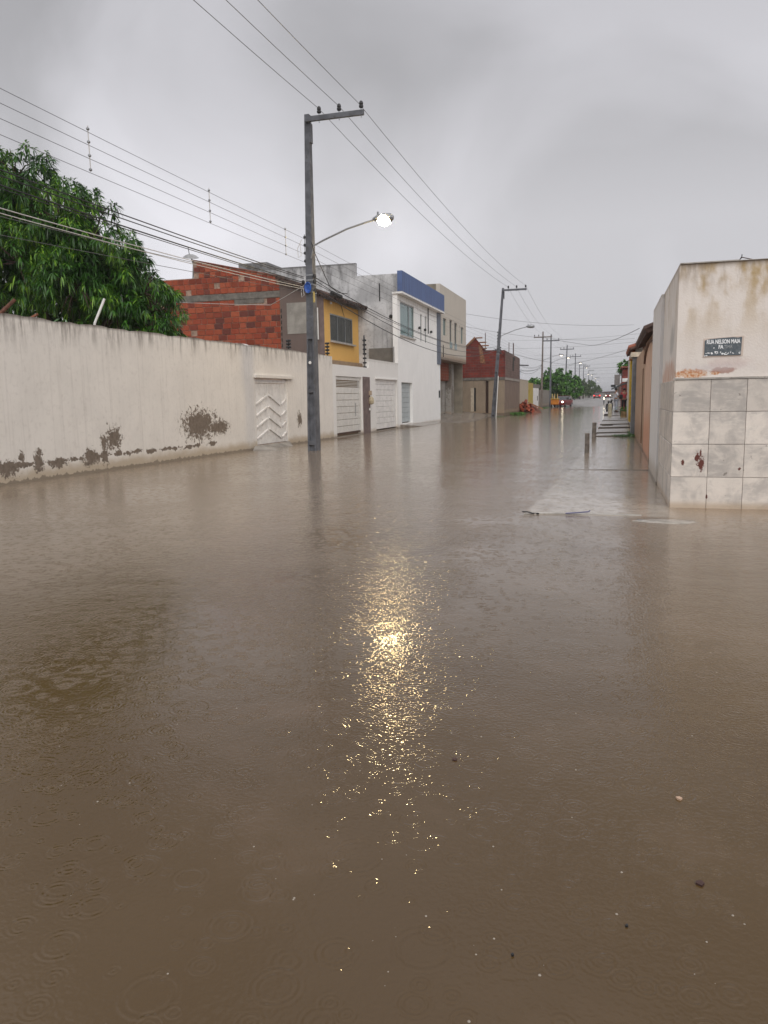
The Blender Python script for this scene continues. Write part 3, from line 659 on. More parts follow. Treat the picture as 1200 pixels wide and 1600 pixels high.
# ------------------------------------------------------------------ second raw brick house
b2 = thing('brick_house', 'unfinished red brick upper storey with jagged gable over a brown rendered ground floor', 'house', (-9.4, 64, 0))
MB().prism([(-7.9, 2.98), (-7.9, 5.02), (-9.38, 5.06), (-9.7, 5.45), (-10.18, 6.05), (-11.2, 5.1), (-13, 5.0), (-13, 2.98)], 'Y', 60, 60.2).build('brick_gable', M['brick_far'], b2)
M['b2low'] = plaster('tan_render', (.30, .235, .17), (.13, .10, .08), 'X', 2.8, .2, .5, 1.2, mott=.3)
wall(60, 'X', -13, -7.9, -.2, 2.78, .2, [(-10.53, -10.1, .4, 2.22), (-9.35, -9.12, .1, 2.73)]).build('lower_wall', M['b2low'], b2)
MB().box(-10.52, -10.27, 60.03, 60.1, .4, 2.21).build('door', simple('cream_door_paint', (.5, .42, .32), .6), b2)
MB().box(-10.26, -10.11, 60.12, 60.18, .4, 2.21).build('door_shade', M['interior'], b2)  # dark strip painted as the shade in the door recess
MB().box(-9.34, -9.13, 60.1, 60.18, .1, 2.72).build('dark_opening', simple('rust_brown', (.06, .035, .025), .9), b2)
MB().box(-13, -7.88, 59.96, 60.2, 2.785, 2.975).build('concrete_beam', M['beam'], b2)
MB().prism([(60.2, 2.98), (60.2, 5.02), (69.8, 4.86), (70.4, 4.8), (70.4, 2.98)], 'X', -8.1, -7.9).build('brick_side', M['brick_brown'], b2)
MB().box(-7.93, -7.895, 60.0, 60.5, 3.0, 5.02).build('corner_bricks', M['brick_far'], b2)
wall(-7.9, 'Y', 60.2, 70.45, -.2, 2.78, -.2).build('side_lower_wall', plaster('streaked_brown_render', (.215, .155, .12), (.10, .07, .055), 'Y', 2.8, .2, .8, 2., mott=.5, sfreq=4.), b2)
MB().box(-8.1, -7.87, 60.2, 70.45, 2.785, 2.975).build('concrete_beam', plaster('lime_streaked_beam', (.30, .27, .24), (.16, .13, .11), 'Y', 3., 2.5, .5, .4, mott=.5), b2)
MB().prism([(65.2, 3.6), (65.9, 3.6), (65.9, 4.5), (66.6, 4.5), (66.6, 4.75), (65.2, 4.75)], 'X', -7.905, -7.88).build('window_opening', M['interior'], b2)
for i, (x, z, l) in enumerate(((-10.0, 5.95, .55), (-9.75, 5.6, .6), (-9.55, 5.35, .6), (-9.45, 5.15, .35))):
    MB().box(x - .1, x + l - .15, 59.9, 60.05, z, z + .09).build('rafter_end', M['wood'], b2)
MB().add([(-10.18, 59.9, 6.1), (-11.2, 59.9, 5.15), (-11.2, 60.1, 5.15), (-10.18, 60.1, 6.1), (-10.18, 59.9, 5.9), (-11.2, 59.9, 4.95), (-11.2, 60.1, 4.95), (-10.18, 60.1, 5.9)], [(0, 1, 2, 3), (7, 6, 5, 4), (0, 4, 5, 1), (3, 2, 6, 7), (0, 3, 7, 4), (1, 5, 6, 2)]).build('verge_board', M['wood'], b2)
MB().prism([(-9.75, 4.1), (-9.35, 4.05), (-9.5, 4.6), (-9.65, 5.3), (-9.9, 5.5), (-9.8, 4.8)], 'Y', 59.97, 59.998).build('peeled_strip', M['wood'], b2)
MB().box(-12.9, -8.1, 60.2, 70.3, 4.55, 4.7).build('roof_slab', M['beam'], b2)
for (x, y, h) in ((-9.43, 60.4, 1.35), (-8.0, 63.5, .75), (-8.0, 66.3, .9), (-8.05, 67, .9), (-7.98, 72.4, 0)):
    if h: MB().tube([(x, y, 4.7), (x, y, 5.05 + h)], .03, 5).build('starter_bar', M['rebar'], b2)
MB().tube([(-7.9, 70.0, 4.25), (-7.1, 70.2, 4.2)], .05, 6).build('bracket_arm', M['dark'], b2)
# brick pile and plank by the road edge
bp = thing('rubble_pile', 'heap of broken red bricks with a slanting plank by the flooded kerb', 'rubble', (-7.6, 71.5, .05))
rr = random.Random(11)
for k in range(46):
    x = -7.35 + rr.uniform(-.55, .6); y = 71.2 + rr.uniform(-1, .6); z = .1 + rr.random() * max(.05, 1.05 - abs(x + 7.4) * 1.1)
    m_ = MB().box(-.15, .15, -.1, .1, -.09, .09); o = m_.build('brick', M['brick'], bp, local=True)
    o.location = Vector((x, y, z)) - bp.location; o.rotation_euler = (rr.uniform(0, 3), rr.uniform(0, 3), rr.uniform(0, 3))
mm = MB(); mm.lathe((-7.2, 72, -.1), [(1.2, 0), (.95, .35), (.6, .7), (.15, .9)], 9); mm.build('earth_heap', simple('red_earth', (.22, .09, .06), .9, .3, 6), bp)
MB().add([(-7.2, 71.0, 1.0), (-5.9, 71.2, .38), (-5.9, 71.5, .38), (-7.2, 71.3, 1.0), (-7.2, 71.0, .9), (-5.9, 71.2, .28), (-5.9, 71.5, .28), (-7.2, 71.3, .9)], [(0, 1, 2, 3), (7, 6, 5, 4), (0, 4, 5, 1), (3, 2, 6, 7), (0, 3, 7, 4), (1, 5, 6, 2)]).build('plank', M['wood'], bp)

# ------------------------------------------------------------------ walls further along the left side
def far_wall(x, y0, y1, z0, z1, mat, label, name='roadside_wall', cat='wall', holes=(), th=-.25):
    o = wall(x, 'Y', y0, y1, z0, z1, th, holes).build(name, mat); return tag(o, label, cat)
far_wall(-7.95, 70.5, 78.5, -.2, 3.05, plaster('beige_far_plaster', (.42, .36, .28), (.2, .16, .12), 'Y', 3., .2, .4, .8), 'plain beige wall beyond the brown brick house')
far_wall(-7.95, 78.55, 83.5, -.2, 2.85, plaster('mustard_paint', (.42, .32, .07), (.2, .15, .08), 'Y', 2.8, .2, .3, .8), 'mustard yellow wall beside the white far gate', holes=[(78.9, 79.9, .2, 2.1)])
fg = thing('far_gate', 'plain white metal gate just left of the third street pole', 'gate', (-7.9, 86.5, 0))
MB().box(-8.05, -7.95, 83.6, 90., .2, 2.35).build('gate_leaf', M['white_paint'], fg, bevel=.01)
MB().box(-7.95, -7.9, 88.2, 88.5, 1., 1.5).build('handle', M['dark'], fg)
MB().box(-8.2, -7.97, 83.52, 92, 2.37, 2.8).build('lintel', M['beam'], fg)
tk = thing('rooftop_tank', 'blue and white water tank on the roof behind the beige wall', 'tank', (-10.5, 88, 4.2))
MB().lathe((-10.6, 88, 3.2), [(.75, 0), (.75, .5), (.7, .55)], 10).build('lower_ring', simple('navy_plastic', (.03, .06, .14), .5), tk)
MB().lathe((-10.6, 88, 3.76), [(.7, 0), (.8, .15), (.8, .6), (.7, .7)], 10).build('tank_body', simple('pale_blue_plastic', (.45, .52, .6), .4), tk)
MB().lathe((-10.6, 88, 4.47), [(.7, 0), (.75, .3), (.4, .5)], 10).build('lid', simple('navy_plastic_lid', (.03, .06, .14), .5), tk)
far_wall(-8.6, 92.5, 118, -.1, 2.3, plaster('grey_far_plaster', (.28, .25, .22), (.13, .11, .09), 'Y', 2.3, .2, .5, .8, mott=.5), 'grey streaked wall in the shade of the round street tree')
far_wall(-8.0, 150, 160, .2, 2.5, M['greyside'], 'teal washed wall behind the parked dark car')
bpy.data.objects['roadside_wall.003'].data.materials.clear(); bpy.data.objects['roadside_wall.003'].data.materials.append(simple('teal_paint', (.04, .42, .38), .6))
far_wall(-8.3, 161, 176, .2, 3.6, plaster('pale_far_plaster', (.42, .38, .34), (.2, .17, .15), 'Y', 3.6, .2, .4, .8), 'pale gabled wall past the teal wall')
for i, (y, ln, h, mt_, lb) in enumerate(((178, 22, 2.6, 'conc_l', 'low grey wall beside the distant dark car'), (202, 30, 3.0, 'conc', 'long grey wall in the middle distance'), (236, 40, 3.4, 'conc_l', 'faint pale wall far down the left side'), (280, 90, 4., 'conc', 'farthest grey walls at the end of the left side'))):
    far_wall(-8.4, y, y + ln, .3, .5 + h, M[mt_], lb)
for i, (x, y, wd, dp, h, mt_, lb) in enumerate(((-19, 96, 9, 14, 3.6, 'conc', 'low grey house behind the round street tree'), (-22, 130, 12, 16, 3.9, 'conc_l', 'pale low house behind the second street tree'), (-20, 200, 14, 30, 4.2, 'conc', 'grey house far down the left side'), (10, 440, 60, 30, 2.6, 'conc', 'faint low buildings closing the end of the street'))):
    o = thing('far_house', lb, 'house', (x, y, 0)); MB().box(x - wd / 2, x + wd / 2, y, y + dp, 0, h).build('wall', M[mt_], o)
    MB().prism([(x - wd / 2 - .3, h), (x + wd / 2 + .3, h), (x, h + 1.1)], 'Y', y - .3, y + dp + .3).build('roof', M['tile_d'], o)

# ------------------------------------------------------------------ right corner building
CX, CY = .80, 10.82
def corner_extra(front):
    def f(t, c, U, Z):
        nz = t.noise(6, 5, .7, dist=.3); n3 = t.noise(2.5, 4, .6)
        if front:
            e = t.math('MAXIMUM', t.ell(U, Z, .98, 1.755, .24, .06, t.noise(14, 5, .75), 2.4), t.ell(U, Z, 1.28, 1.755, .06, .03, nz, 2.))
            c = t.mix(t.sm(e, -.1, .25), c, t.mix(t.sm(t.noise(38, 3), .42, .58), (.50, .22, .10), (.64, .46, .33)))
            e2 = t.ell(U, Z, 1.38, 1.79, .16, .05, nz, 2.2); c = t.mix(t.math('MULTIPLY', t.sm(e2, 0, .4), .8), c, (.34, .18, .14))
            e3 = t.ell(U, Z, 1.2, 1.82, .6, .10, n3, 2.); c = t.mix(t.math('MULTIPLY', t.sm(e3, 0, .8), .5), c, (.55, .5, .5))
            e4 = t.ell(U, Z, 1.4, 1.88, .35, .12, nz, 2.); c = t.mix(t.math('MULTIPLY', t.sm(e4, 0, .8), .3), c, (.5, .33, .31))
        else:
            nv = t.noise(1., 4, .7, vec=t.vec(t.math('MULTIPLY', U, 8.), 4., t.math('MULTIPLY', Z, 2.2))); e = t.ell(U, Z, 12.0, 1.72, 1.9, .30, nv, 1.6); c = t.mix(t.math('MULTIPLY', t.math('MULTIPLY', t.sm(e, 0., .5), t.sm(nv, .3, .6)), .8), c, (.52, .27, .17))
            e2 = t.ell(U, Z, 11.7, 2.25, .5, .28, n3, 2.); c = t.mix(t.math('MULTIPLY', t.sm(e2, 0., .8), .6), c, (.36, .35, .34))
        return c
    return f
M['cornerF'] = plaster('corner_front_plaster', (.76, .70, .645), (.22, .16, .10), 'X', 3.13, 0., .8, .5, mott=.12, stain=(.40, .27, .10), stain_amt=.9, extra=corner_extra(True), sfreq=4.)
M['cornerS'] = plaster('corner_side_plaster', (.76, .72, .68), (.30, .24, .17), 'Y', 3.13, 0., .6, .6, mott=.15, stain=(.42, .32, .18), stain_amt=.6, extra=corner_extra(False), low=(.42, .36, .29))
cbld = thing('corner_building', 'pale plastered corner building with square stone tiles on its lower walls', 'building', (CX, CY, 0))
MB().box(CX, 7.5, CY, CY + .2, -.3, 3.13).build('front_wall', M['cornerF'], cbld)
wall(CX, 'Y', CY + .2, 16.12, -.3, 3.13, .2).build('side_wall', M['cornerS'], cbld)
MB().box(CX + .2, 7.5, CY + .2, 16.1, 2.9, 3.0).build('roof_slab', M['beam'], cbld)
MB().box(7.3, 7.5, CY + .2, 16.1, -.3, 3.13).build('far_side_wall', M['cornerS'], cbld)
MB().box(CX - .05, CX, 13.62, 16.15, -.3, 3.10).build('whitewashed_pilaster', plaster('whitewash', (.70, .69, .68), (.3, .25, .2), 'Y', 3.1, 0., .5, .5, mott=.1, low=(.45, .40, .34)), cbld)
for a, b in ((.806, 1.5), (1.5, 2.4), (2.4, 4.2), (4.2, 7.4)):
    MB().box(a, b, CY - .02, CY + .22, 3.131, 3.137 + random.uniform(0, .008)).build('coping', M['conc_l'], cbld)
def stone_mat(name, wear):
    t = NT(name, .35, .4); oi = t.n('ShaderNodeObjectInfo'); P, X, Y, Z, g = t.pos()
    v = t.n('ShaderNodeVectorMath', operation='ADD'); t.put(v, 0, P); t.put(v, 1, t.vec(t.math('MULTIPLY', oi.outputs['Random'], 37.), 0., t.math('MULTIPLY', oi.outputs['Random'], 19.)))
    n1 = t.noise(3.4, 5, .62, vec=v.outputs[0], dist=.4); n2 = t.noise(8, 4, .6, vec=v.outputs[0], stretch=(1, 1, 3.))
    c = t.mix(t.sm(n1, .38, .66), (.69, .63, .565), (.47, .435, .40))
    c = t.mix(t.math('MULTIPLY', t.sm(n2, .48, .7), .45), c, (.74, .69, .62))
    k = t.math('ADD', .88, t.math('MULTIPLY', oi.outputs['Random'], .22)); c = t.mix(1., c, t.vec(k, k, k), 'MULTIPLY')
    sp = t.sm(t.noise(11, 4, .6, vec=v.outputs[0]), .68, .73); c = t.mix(t.math('MULTIPLY', sp, .7), c, (.14, .12, .10))
    lw = t.sm(Z, .12, .02); c = t.mix(t.math('MULTIPLY', lw, .6), c, (.42, .30, .18))
    if wear:
        nz = t.noise(26, 5, .75, dist=.6)
        e = None
        for q in ((1.10, .66, .030, .07), (1.155, .58, .035, .085), (.925, .60, .016, .035), (1.14, .74, .012, .05), (1.62, .52, .02, .02), (1.235, .16, .012, .03)):
            x_ = t.ell(X, Z, *q, nz, 4.2); e = x_ if e is None else t.math('MAXIMUM', e, x_)
        c = t.mix(t.sm(e, 0., .08), c, (.12, .035, .025))
    t.col(c); t.bump(t.noise(30, 4), .15, .006); return t.m
M['stone'] = stone_mat('square_stone_tile', True); M['stone_s'] = stone_mat('side_stone_tile', False)
ZR = [-.3, .41, .84, 1.26, 1.675]
rt_ = random.Random(5)
ftile = []
for i in range(15):
    x0 = CX + i * .4305 - (0 if i else .018); x1 = CX + (i + 1) * .4305 - .004
    for j in range(4):
        o = MB().box(x0 + .002, x1 + .0015, CY - .03 + rt_.uniform(0, .004), CY - .001, ZR[j] + .003, ZR[j + 1] - .003).build('stone_tile', M['stone'], cbld, bevel=.003)
for i in range(6):
    y0 = CY + .001 + i * .4675; y1 = y0 + .4645
    for j in range(4):
        MB().box(CX - .02 - rt_.uniform(0, .004), CX - .001, y0 + .003, y1, ZR[j] + .004, ZR[j + 1] - .004).build('stone_tile', M['stone_s'], cbld, bevel=.004)
MB().box(CX - .03, 7.3, CY - .04, CY - .001, 1.678, 1.70).build('tile_ledge', M['conc_l'], cbld)
# street name sign
sg = thing('street_sign', 'grey blue street name plate, paint worn, on the corner building', 'sign', (1.35, CY, 2.08))
t = NT('sign_enamel', .5, .4); P, X, Y, Z, gg = t.pos()
t.col(t.mix(t.sm(t.noise(30, 4, .6), .4, .75), (.085, .105, .12), (.15, .17, .185)))
pl = []
for x, z in ((1.135, 1.972), (1.565, 1.972), (1.572, 2.196), (1.52, 2.19), (1.47, 2.198), (1.36, 2.192), (1.28, 2.188), (1.20, 2.182), (1.165, 2.176), (1.135, 2.165)): pl.append((x, z))
MB().prism(pl, 'Y', CY - .014, CY - .002).build('plate', t.m, sg)
t = NT('flaked_cement_rim', .8); t.col((.60, .50, .43, 1))
MB().prism([(1.118, 1.955), (1.59, 1.96), (1.596, 2.212), (1.12, 2.19)], 'Y', CY - .005, CY - .0005).build('cement_rim', t.m, sg)
M['letter'] = simple('worn_white_lettering', (.85, .87, .88), .6, .1, 60, bump=0)
M['letter_f'] = simple('faded_lettering', (.32, .34, .35), .6, .1, 60, bump=0)
def text(body, x, z, size, wd, mat, parent=sg):
    cu = bpy.data.curves.new('lettering', 'FONT'); cu.body = body; cu.size = size; cu.extrude = .0008; cu.offset = size * .035
    o = bpy.data.objects.new('lettering_src', cu); C.objects.link(o)
    me = bpy.data.meshes.new_from_object(o.evaluated_get(bpy.context.evaluated_depsgraph_get())); C.objects.unlink(o); bpy.data.objects.remove(o)
    xs_ = [v.co.x for v in me.vertices]; s_ = wd / (max(xs_) - min(xs_))
    for v in me.vertices: v.co = Vector(((v.co.x - min(xs_)) * s_, -v.co.z, v.co.y))
    me.materials.append(mat); ob = bpy.data.objects.new('lettering', me); ob.parent = parent; C.objects.link(ob)
    ob.location = Vector((x, CY - .0165, z)) - parent.location; return ob
text('RUA NELSON MAIA', 1.158, 2.122, .070, .395, M['letter'])
text('FA', 1.300, 2.058, .066, .058, M['letter']); text('TI', 1.364, 2.060, .060, .034, M['letter_f']); text('MA', 1.405, 2.062, .050, .06, M['letter_f'])
rs = random.Random(4)
for (cx_, cz, sx2, sz2, nn) in ((1.165, 1.992, .03, .022, 8), (1.23, 1.995, .012, .012, 3), (1.31, 2.003, .05, .02, 14), (1.40, 1.995, .03, .015, 7), (1.46, 2.0, .02, .01, 3), (1.55, 2.0, .012, .02, 5), (1.25, 2.07, .01, .004, 2)):
    fm = MB()
    for _ in range(nn):
        x = cx_ + rs.uniform(-sx2, sx2); z = cz + rs.uniform(-sz2, sz2); a = rs.uniform(0, 3); l = rs.uniform(.005, .012)
        pp = [(x + l * rs.uniform(.6, 1.3) * math.cos(a + q * 1.25), z + l * rs.uniform(.4, 1.) * math.sin(a + q * 1.25)) for q in range(5)]
        fm.prism(pp, 'Y', CY - .0155 - rs.uniform(0, .001), CY - .0142)
    fm.build('paint_flake', M['letter'], sg)
ra = thing('roof_antenna', 'small bent wire antenna frame lying on the corner building parapet', 'antenna', (1.6, 11.2, 3.13))
MB().tube([(1.51, 11.0, 3.14), (1.55, 11.0, 3.21), (1.55, 11.0, 3.235)], .006, 5).build('rod', M['dark'], ra)
MB().tube([(1.50, 11.0, 3.15), (1.56, 11.05, 3.205), (1.72, 11.2, 3.19), (1.9, 11.3, 3.16), (2.1, 11.3, 3.18)], .006, 5).build('rod', M['rebar'], ra)

# ------------------------------------------------------------------ right side houses
RX = .84
def rmat(nm, c, d, **k): return plaster(nm, c, d, 'Y', 3.0, 0., k.pop('streak', .5), .8, **k)
sh = thing('salmon_house', 'salmon washed house front with arched moulding and dark tiled eave', 'house', (RX, 19, 0))
M['salmon'] = rmat('salmon_wash', (.64, .45, .35), (.28, .2, .15), mott=.3, low=(.55, .24, .13), lowh=1.1)
wall(RX, 'Y', 16.15, 21.6, -.3, 3.0, .25, [(16.4, 18.3, .0, 2.1)]).build('front_wall', M['salmon'], sh)
dr = MB().box(RX + .12, RX + .18, 16.4, 18.3, 0.0, 2.1).build('door', simple('grey_green_door', (.20, .22, .20), .5, .2, 3), sh)
MB().box(RX + .0, RX + .1, 16.42, 16.5, -.1, 2.06).build('door_frame', simple('slate_frame', (.10, .12, .13), .5), sh)
am = MB()
for k in range(12):
    a0 = math.pi * k / 12; a1 = math.pi * (k + 1) / 12
    f_ = lambda a, r: (19.0 - 2.6 * math.cos(a) * r, 2.28 + .42 * math.sin(a) * r)
    p0, p1, p2, p3 = f_(a0, 1), f_(a1, 1), f_(a1, .93), f_(a0, .93)
    am.prism([p0, p1, p2, p3], 'X', RX - .05, RX)
am.build('arched_moulding', simple('brown_moulding', (.16, .10, .075), .7), sh)
def eave(x0, x1, y0, y1, z0, z1, parent, mat, nt_=None):
    n_ = max(3, int((y1 - y0) / .24)); 
    MB().add([(x0, y0, z0), (x0, y1, z0), (x1, y1, z1), (x1, y0, z1), (x0, y0, z0 - .06), (x0, y1, z0 - .06), (x1, y1, z1 - .06), (x1, y0, z1 - .06)],
             [(0, 1, 2, 3), (7, 6, 5, 4), (0, 4, 5, 1), (1, 5, 6, 2), (2, 6, 7, 3), (3, 7, 4, 0)]).build('eave_board', M['tile_d'], parent)
    for k in range(n_):
        y = y0 + (k + .5) * (y1 - y0) / n_
        MB().tube([(x0 - .02, y, z0 + .02), (x1, y, z1 + .02)], [.09, .08], 6).build('roof_tile_course', mat, parent)
eave(.66, 2.3, 17.1, 23.0, 2.80, 3.45, sh, M['tile_d'])
oh = thing('ochre_house', 'orange brown house front between the salmon wall and the grey gatepost', 'house', (RX, 24, 0))
M['ochre'] = rmat('orange_brown_wash', (.46, .32, .23), (.2, .13, .09), mott=.3, low=(.30, .17, .10), lowh=.7)
wall(RX, 'Y', 21.7, 29.3, -.3, 2.75, .25, [(22.4, 23.4, .1, 2.2)]).build('front_wall', M['ochre'], oh)
MB().box(RX + .12, RX + .18, 22.4, 23.4, .1, 2.2).build('door', M['interior'], oh)
gp = thing('grey_gatepost', 'slate grey post with a cream cap beside the orange brown house', 'post', (RX - .05, 29.8, 0))
MB().box(RX - .12, RX + .2, 29.35, 30.6, -.2, 2.82).build('shaft', simple('slate_grey_paint', (.20, .215, .235), .6, .1, 4), gp)
MB().box(RX - .2, RX + .3, 29.2, 30.8, 2.82, 2.98).build('cap', simple('cream_cap', (.55, .48, .38), .6), gp)
wh = thing('white_house', 'narrow white and yellow striped house front with a tiled eave', 'house', (RX, 36, 0))
M['rwhite'] = rmat('white_right_wash', (.62, .60, .56), (.35, .3, .25), mott=.15, low=(.4, .33, .26), lowh=.5)
wall(RX, 'Y', 30.9, 44.5, -.2, 3.3, .25, [(32.5, 33.6, .4, 2.5)]).build('front_wall', M['rwhite'], wh)
MB().box(RX - .05, RX - .001, 35.6, 38.2, .3, 3.0).build('yellow_stripe', M['yellow_p'], wh)
eave(.60, 2.2, 29.6, 35.0, 3.15, 3.70, wh, M['tile_r'])
MB().box(RX - .12, RX, 31.2, 36.5, 2.98, 3.12).build('fascia', simple('orange_fascia', (.5, .17, .07), .6), wh)
MB().box(1.2, 2.6, 30.5, 33.5, 3.4, 4.0).build('gable_wall', M['brick_band'], wh)
MB().tube([(.98, 17.0, 2.95), (.98, 17.0, 3.2), (.9, 17.0, 3.24), (.86, 17.0, 3.2), (.86, 17.0, 3.12)], .02, 6)
fence_post(.98, 17.0, 2.9, .22, 1, 'small hooped iron rod above the dark eave of the salmon house', hoop=True)
# farther right side
fr_ = thing('far_right_shop', 'whitewashed shop front with a dark awning beyond the two people', 'shop', (1.5, 68, 0))
MB().box(1.3, 5, 64, 72, 0, 2.75).build('wall', M['rwhite'], fr_)
MB().box(.9, 4, 71, 71.3, 2.6, 2.9).build('parapet', M['white_paint'], fr_)
MB().add([(.0, 70, 2.05), (.0, 76, 2.05), (1.5, 76, 2.65), (1.5, 70, 2.65), (.0, 70, 1.95), (.0, 76, 1.95), (1.5, 76, 2.55), (1.5, 70, 2.55)], [(0, 1, 2, 3), (7, 6, 5, 4), (0, 4, 5, 1), (1, 5, 6, 2), (2, 6, 7, 3), (3, 7, 4, 0)]).build('awning', simple('dark_awning', (.06, .075, .08), .7), fr_)
MB().box(.55, .65, 73, 73.1, .1, 2.2).build('awning_post', M['white_paint'], fr_)
MB().box(.25, .75, 76, 76.3, 2.35, 3.35).build('signboard', simple('grey_sign', (.19, .17, .16), .7), fr_)
MB().box(-.05, .35, 70.0, 70.2, 2.15, 2.35).build('hanging_sign', M['dark'], fr_)
fb = thing('far_brick_house', 'red brick upper wall over the far right shop', 'house', (2.5, 77, 0))
MB().box(1.0, 6, 77, 88, 0, 4.0).build('wall', M['brick_far'], fb); MB().box(.8, 6.2, 76.7, 88.3, 4.0, 4.12).build('roof', M['tile_r'], fb)
o = wall(1.5, 'Y', 44.6, 64, -.1, 2.9, .25).build('yard_wall', M['rwhite']); tag(o, 'set back white yard wall behind the two standing people', 'wall')
for i, (y, ln, h, mt_, lb) in enumerate(((90, 40, 3.2, 'conc_l', 'pale wall down the right side past the awning'), (132, 80, 3.6, 'tile_r', 'reddish row of house fronts far down the right side'), (215, 160, 4.2, 'conc', 'farthest grey house fronts on the right side'))):
    o = wall(1.6, 'Y', y, y + ln, 0, h, .3).build('roadside_wall', M[mt_]); tag(o, lb, 'wall')

# ------------------------------------------------------------------ pavements and kerbs
def slab(name, pts, z, depth, mat):
    m_ = MB(); n = len(pts)
    zz = z if isinstance(z, (list, tuple)) else [z] * n
    m_.add([(p[0], p[1], q) for p, q in zip(pts, zz)] + [(p[0], p[1], -depth) for p in pts], [tuple(range(n)), tuple(range(2 * n - 1, n - 1, -1))] + [(i, (i + 1) % n, (i + 1) % n + n, i + n) for i in range(n)])
    return struct(m_.build(name, mat))
M['pave'] = simple('wet_pavement', (.25, .215, .18), .25, .22, 1.4, spec=.5, wear=(.16, .13, .105))
M['pave_d'] = simple('dark_pavement_edge', (.12, .10, .085), .5, .25, 2)
slab('pavement', [(-10.35, 38.3), (-9.7, 40.5), (-9.75, 46.), (-8.5, 44.6), (-8.3, 46), (-8.75, 56.5), (-8.0, 59.9), (-11.5, 59.9), (-11.5, 48.1), (-10.35, 48.1)], [.16, .01, .01, .015, .02, .02, .05, .46, .32, .08], .2, M['pave'])
slab('pavement', [(-9.0, 60), (-7.9, 60.2), (-7.6, 66), (-7.3, 74), (-7.9, 92), (-9.5, 92), (-9.5, 60)], [.06, .02, .02, .02, .03, .3, .3], .2, M['mud'])
kb = [((-1.03, 9.92), (.45, 10.02), .010), ]
struct(MB().add([(-1.04, 9.86, .012), (-.62, 9.93, .014), (-.2, 9.97, .006), (.4, 9.98, .004), (.4, 10.06, .004), (-.2, 10.06, .006), (-.6, 10.03, .014), (-1.0, 9.98, .012), (-1.04, 9.86, -.2), (-.62, 9.93, -.2), (-.2, 9.97, -.2), (.4, 9.98, -.2)],
    [(0, 1, 6, 7), (1, 2, 5, 6), (2, 3, 4, 5), (0, 8, 9, 1), (1, 9, 10, 2), (2, 10, 11, 3)]).build('kerb', M['conc_l']))
struct(MB().prism([(-.86, -.2), (.78, -.2), (.78, .012), (.3, .009), (0, .012), (-.4, .006), (-.8, .004)], 'Y', 16.08, 16.14).build('kerb', M['pave']))
ap = MB(); ap.lathe((.66, 9.60, 0), [(.42, -.1), (.36, .0015), (.2, .006), (.02, .007)], 32)
for i, v in enumerate(ap.v): ap.v[i] = (v[0] + (v[0] - .66) * .12 * math.sin(i * 1.3), 9.60 + (v[1] - 9.60) * (.50 + .05 * math.sin(i * .9)), v[2])
struct(ap.build('apron', simple('wet_pale_concrete', (.34, .31, .27), .2, .15, 9, spec=.5, wear=(.22, .19, .16)), smooth=True))
t_ = thing('drift_stick', 'thin bluish stick washed up on the drowned kerb', 'stick', (-.4, 9.95, .02))
MB().tube([(-.52, 9.9, .02), (-.36, 9.94, .028), (-.24, 9.98, .036), (-.22, 9.98, .055)], .009, 6).build('stick', simple('faded_blue_wood', (.13, .13, .22), .7), t_)
tag(MB().tube([(-1.06, 9.88, .03), (-1.0, 9.86, .035), (-.93, 9.85, .02), (-.9, 9.9, .012), (-.85, 9.87, .014)], .009, 5).build('twig', M['dark']), 'short dark twig caught at the left tip of the drowned kerb', 'twig')
# rising slabs further along the right side
rk = random.Random(2)
SL = [(29.2, 31.0, .03, -.5), (31.1, 34.4, .07, -.5), (34.5, 37.0, .13, -.48), (37.1, 41.5, .17, -.45), (41.6, 49.5, .20, -.4), (49.6, 66, .24, -.1)]
for i, (ya, yb, z, x0) in enumerate(SL):
    slab('pavement', [(x0, ya), (.95 if ya < 44 else 1.5, ya + .1), (.95 if ya < 44 else 1.5, yb), (x0 + .02, yb)], [z, z + .02, z + .02, z], .2, M['pave'])
    struct(MB().box(x0 - .02, .83, ya - .07, ya - .01, -.2, z - .012).build('kerb', M['pave_d']))
struct(MB().box(-.38, .1, 36.2, 36.3, .12, .19).build('step_edge', M['pave_d']))

# bollards
def bollard(x, y, h, r, mat, label, lean=0.):
    m_ = MB(); m_.lathe((0, 0, 0), [(r * 1.05, -.25), (r * 1.02, 0), (r, h * .6), (r * .98, h - .01), (r * .8, h)], 9)
    o = m_.build('bollard', mat, bevel=0); o.location = (x, y, 0); o.rotation_euler = (lean, lean * .5, .3)
    return tag(o, label, 'bollard', 'short posts along the right pavement')
M['boll'] = simple('concrete_bollard', (.24, .215, .19), .8, .2, 9, wear=(.12, .10, .09))
bollard(-.58, 21.05, .51, .062, M['boll'], 'nearest short concrete bollard standing alone in the flood water')
bollard(-.56, 28.7, .53, .075, M['boll'], 'second short bollard at the first weedy pavement step', .03)
bollard(-.05, 49.5, .95, .11, simple('cream_post_paint', (.52, .47, .34), .7, .12, 6), 'cream painted short post near the parked motorcycle')
tag(MB().lathe((-.25, 50, .2), [(.16, 0), (.15, .12), (.06, .14)], 8).build('stone_block', M['pave_d']), 'small dark stone beside the cream post', 'stone')

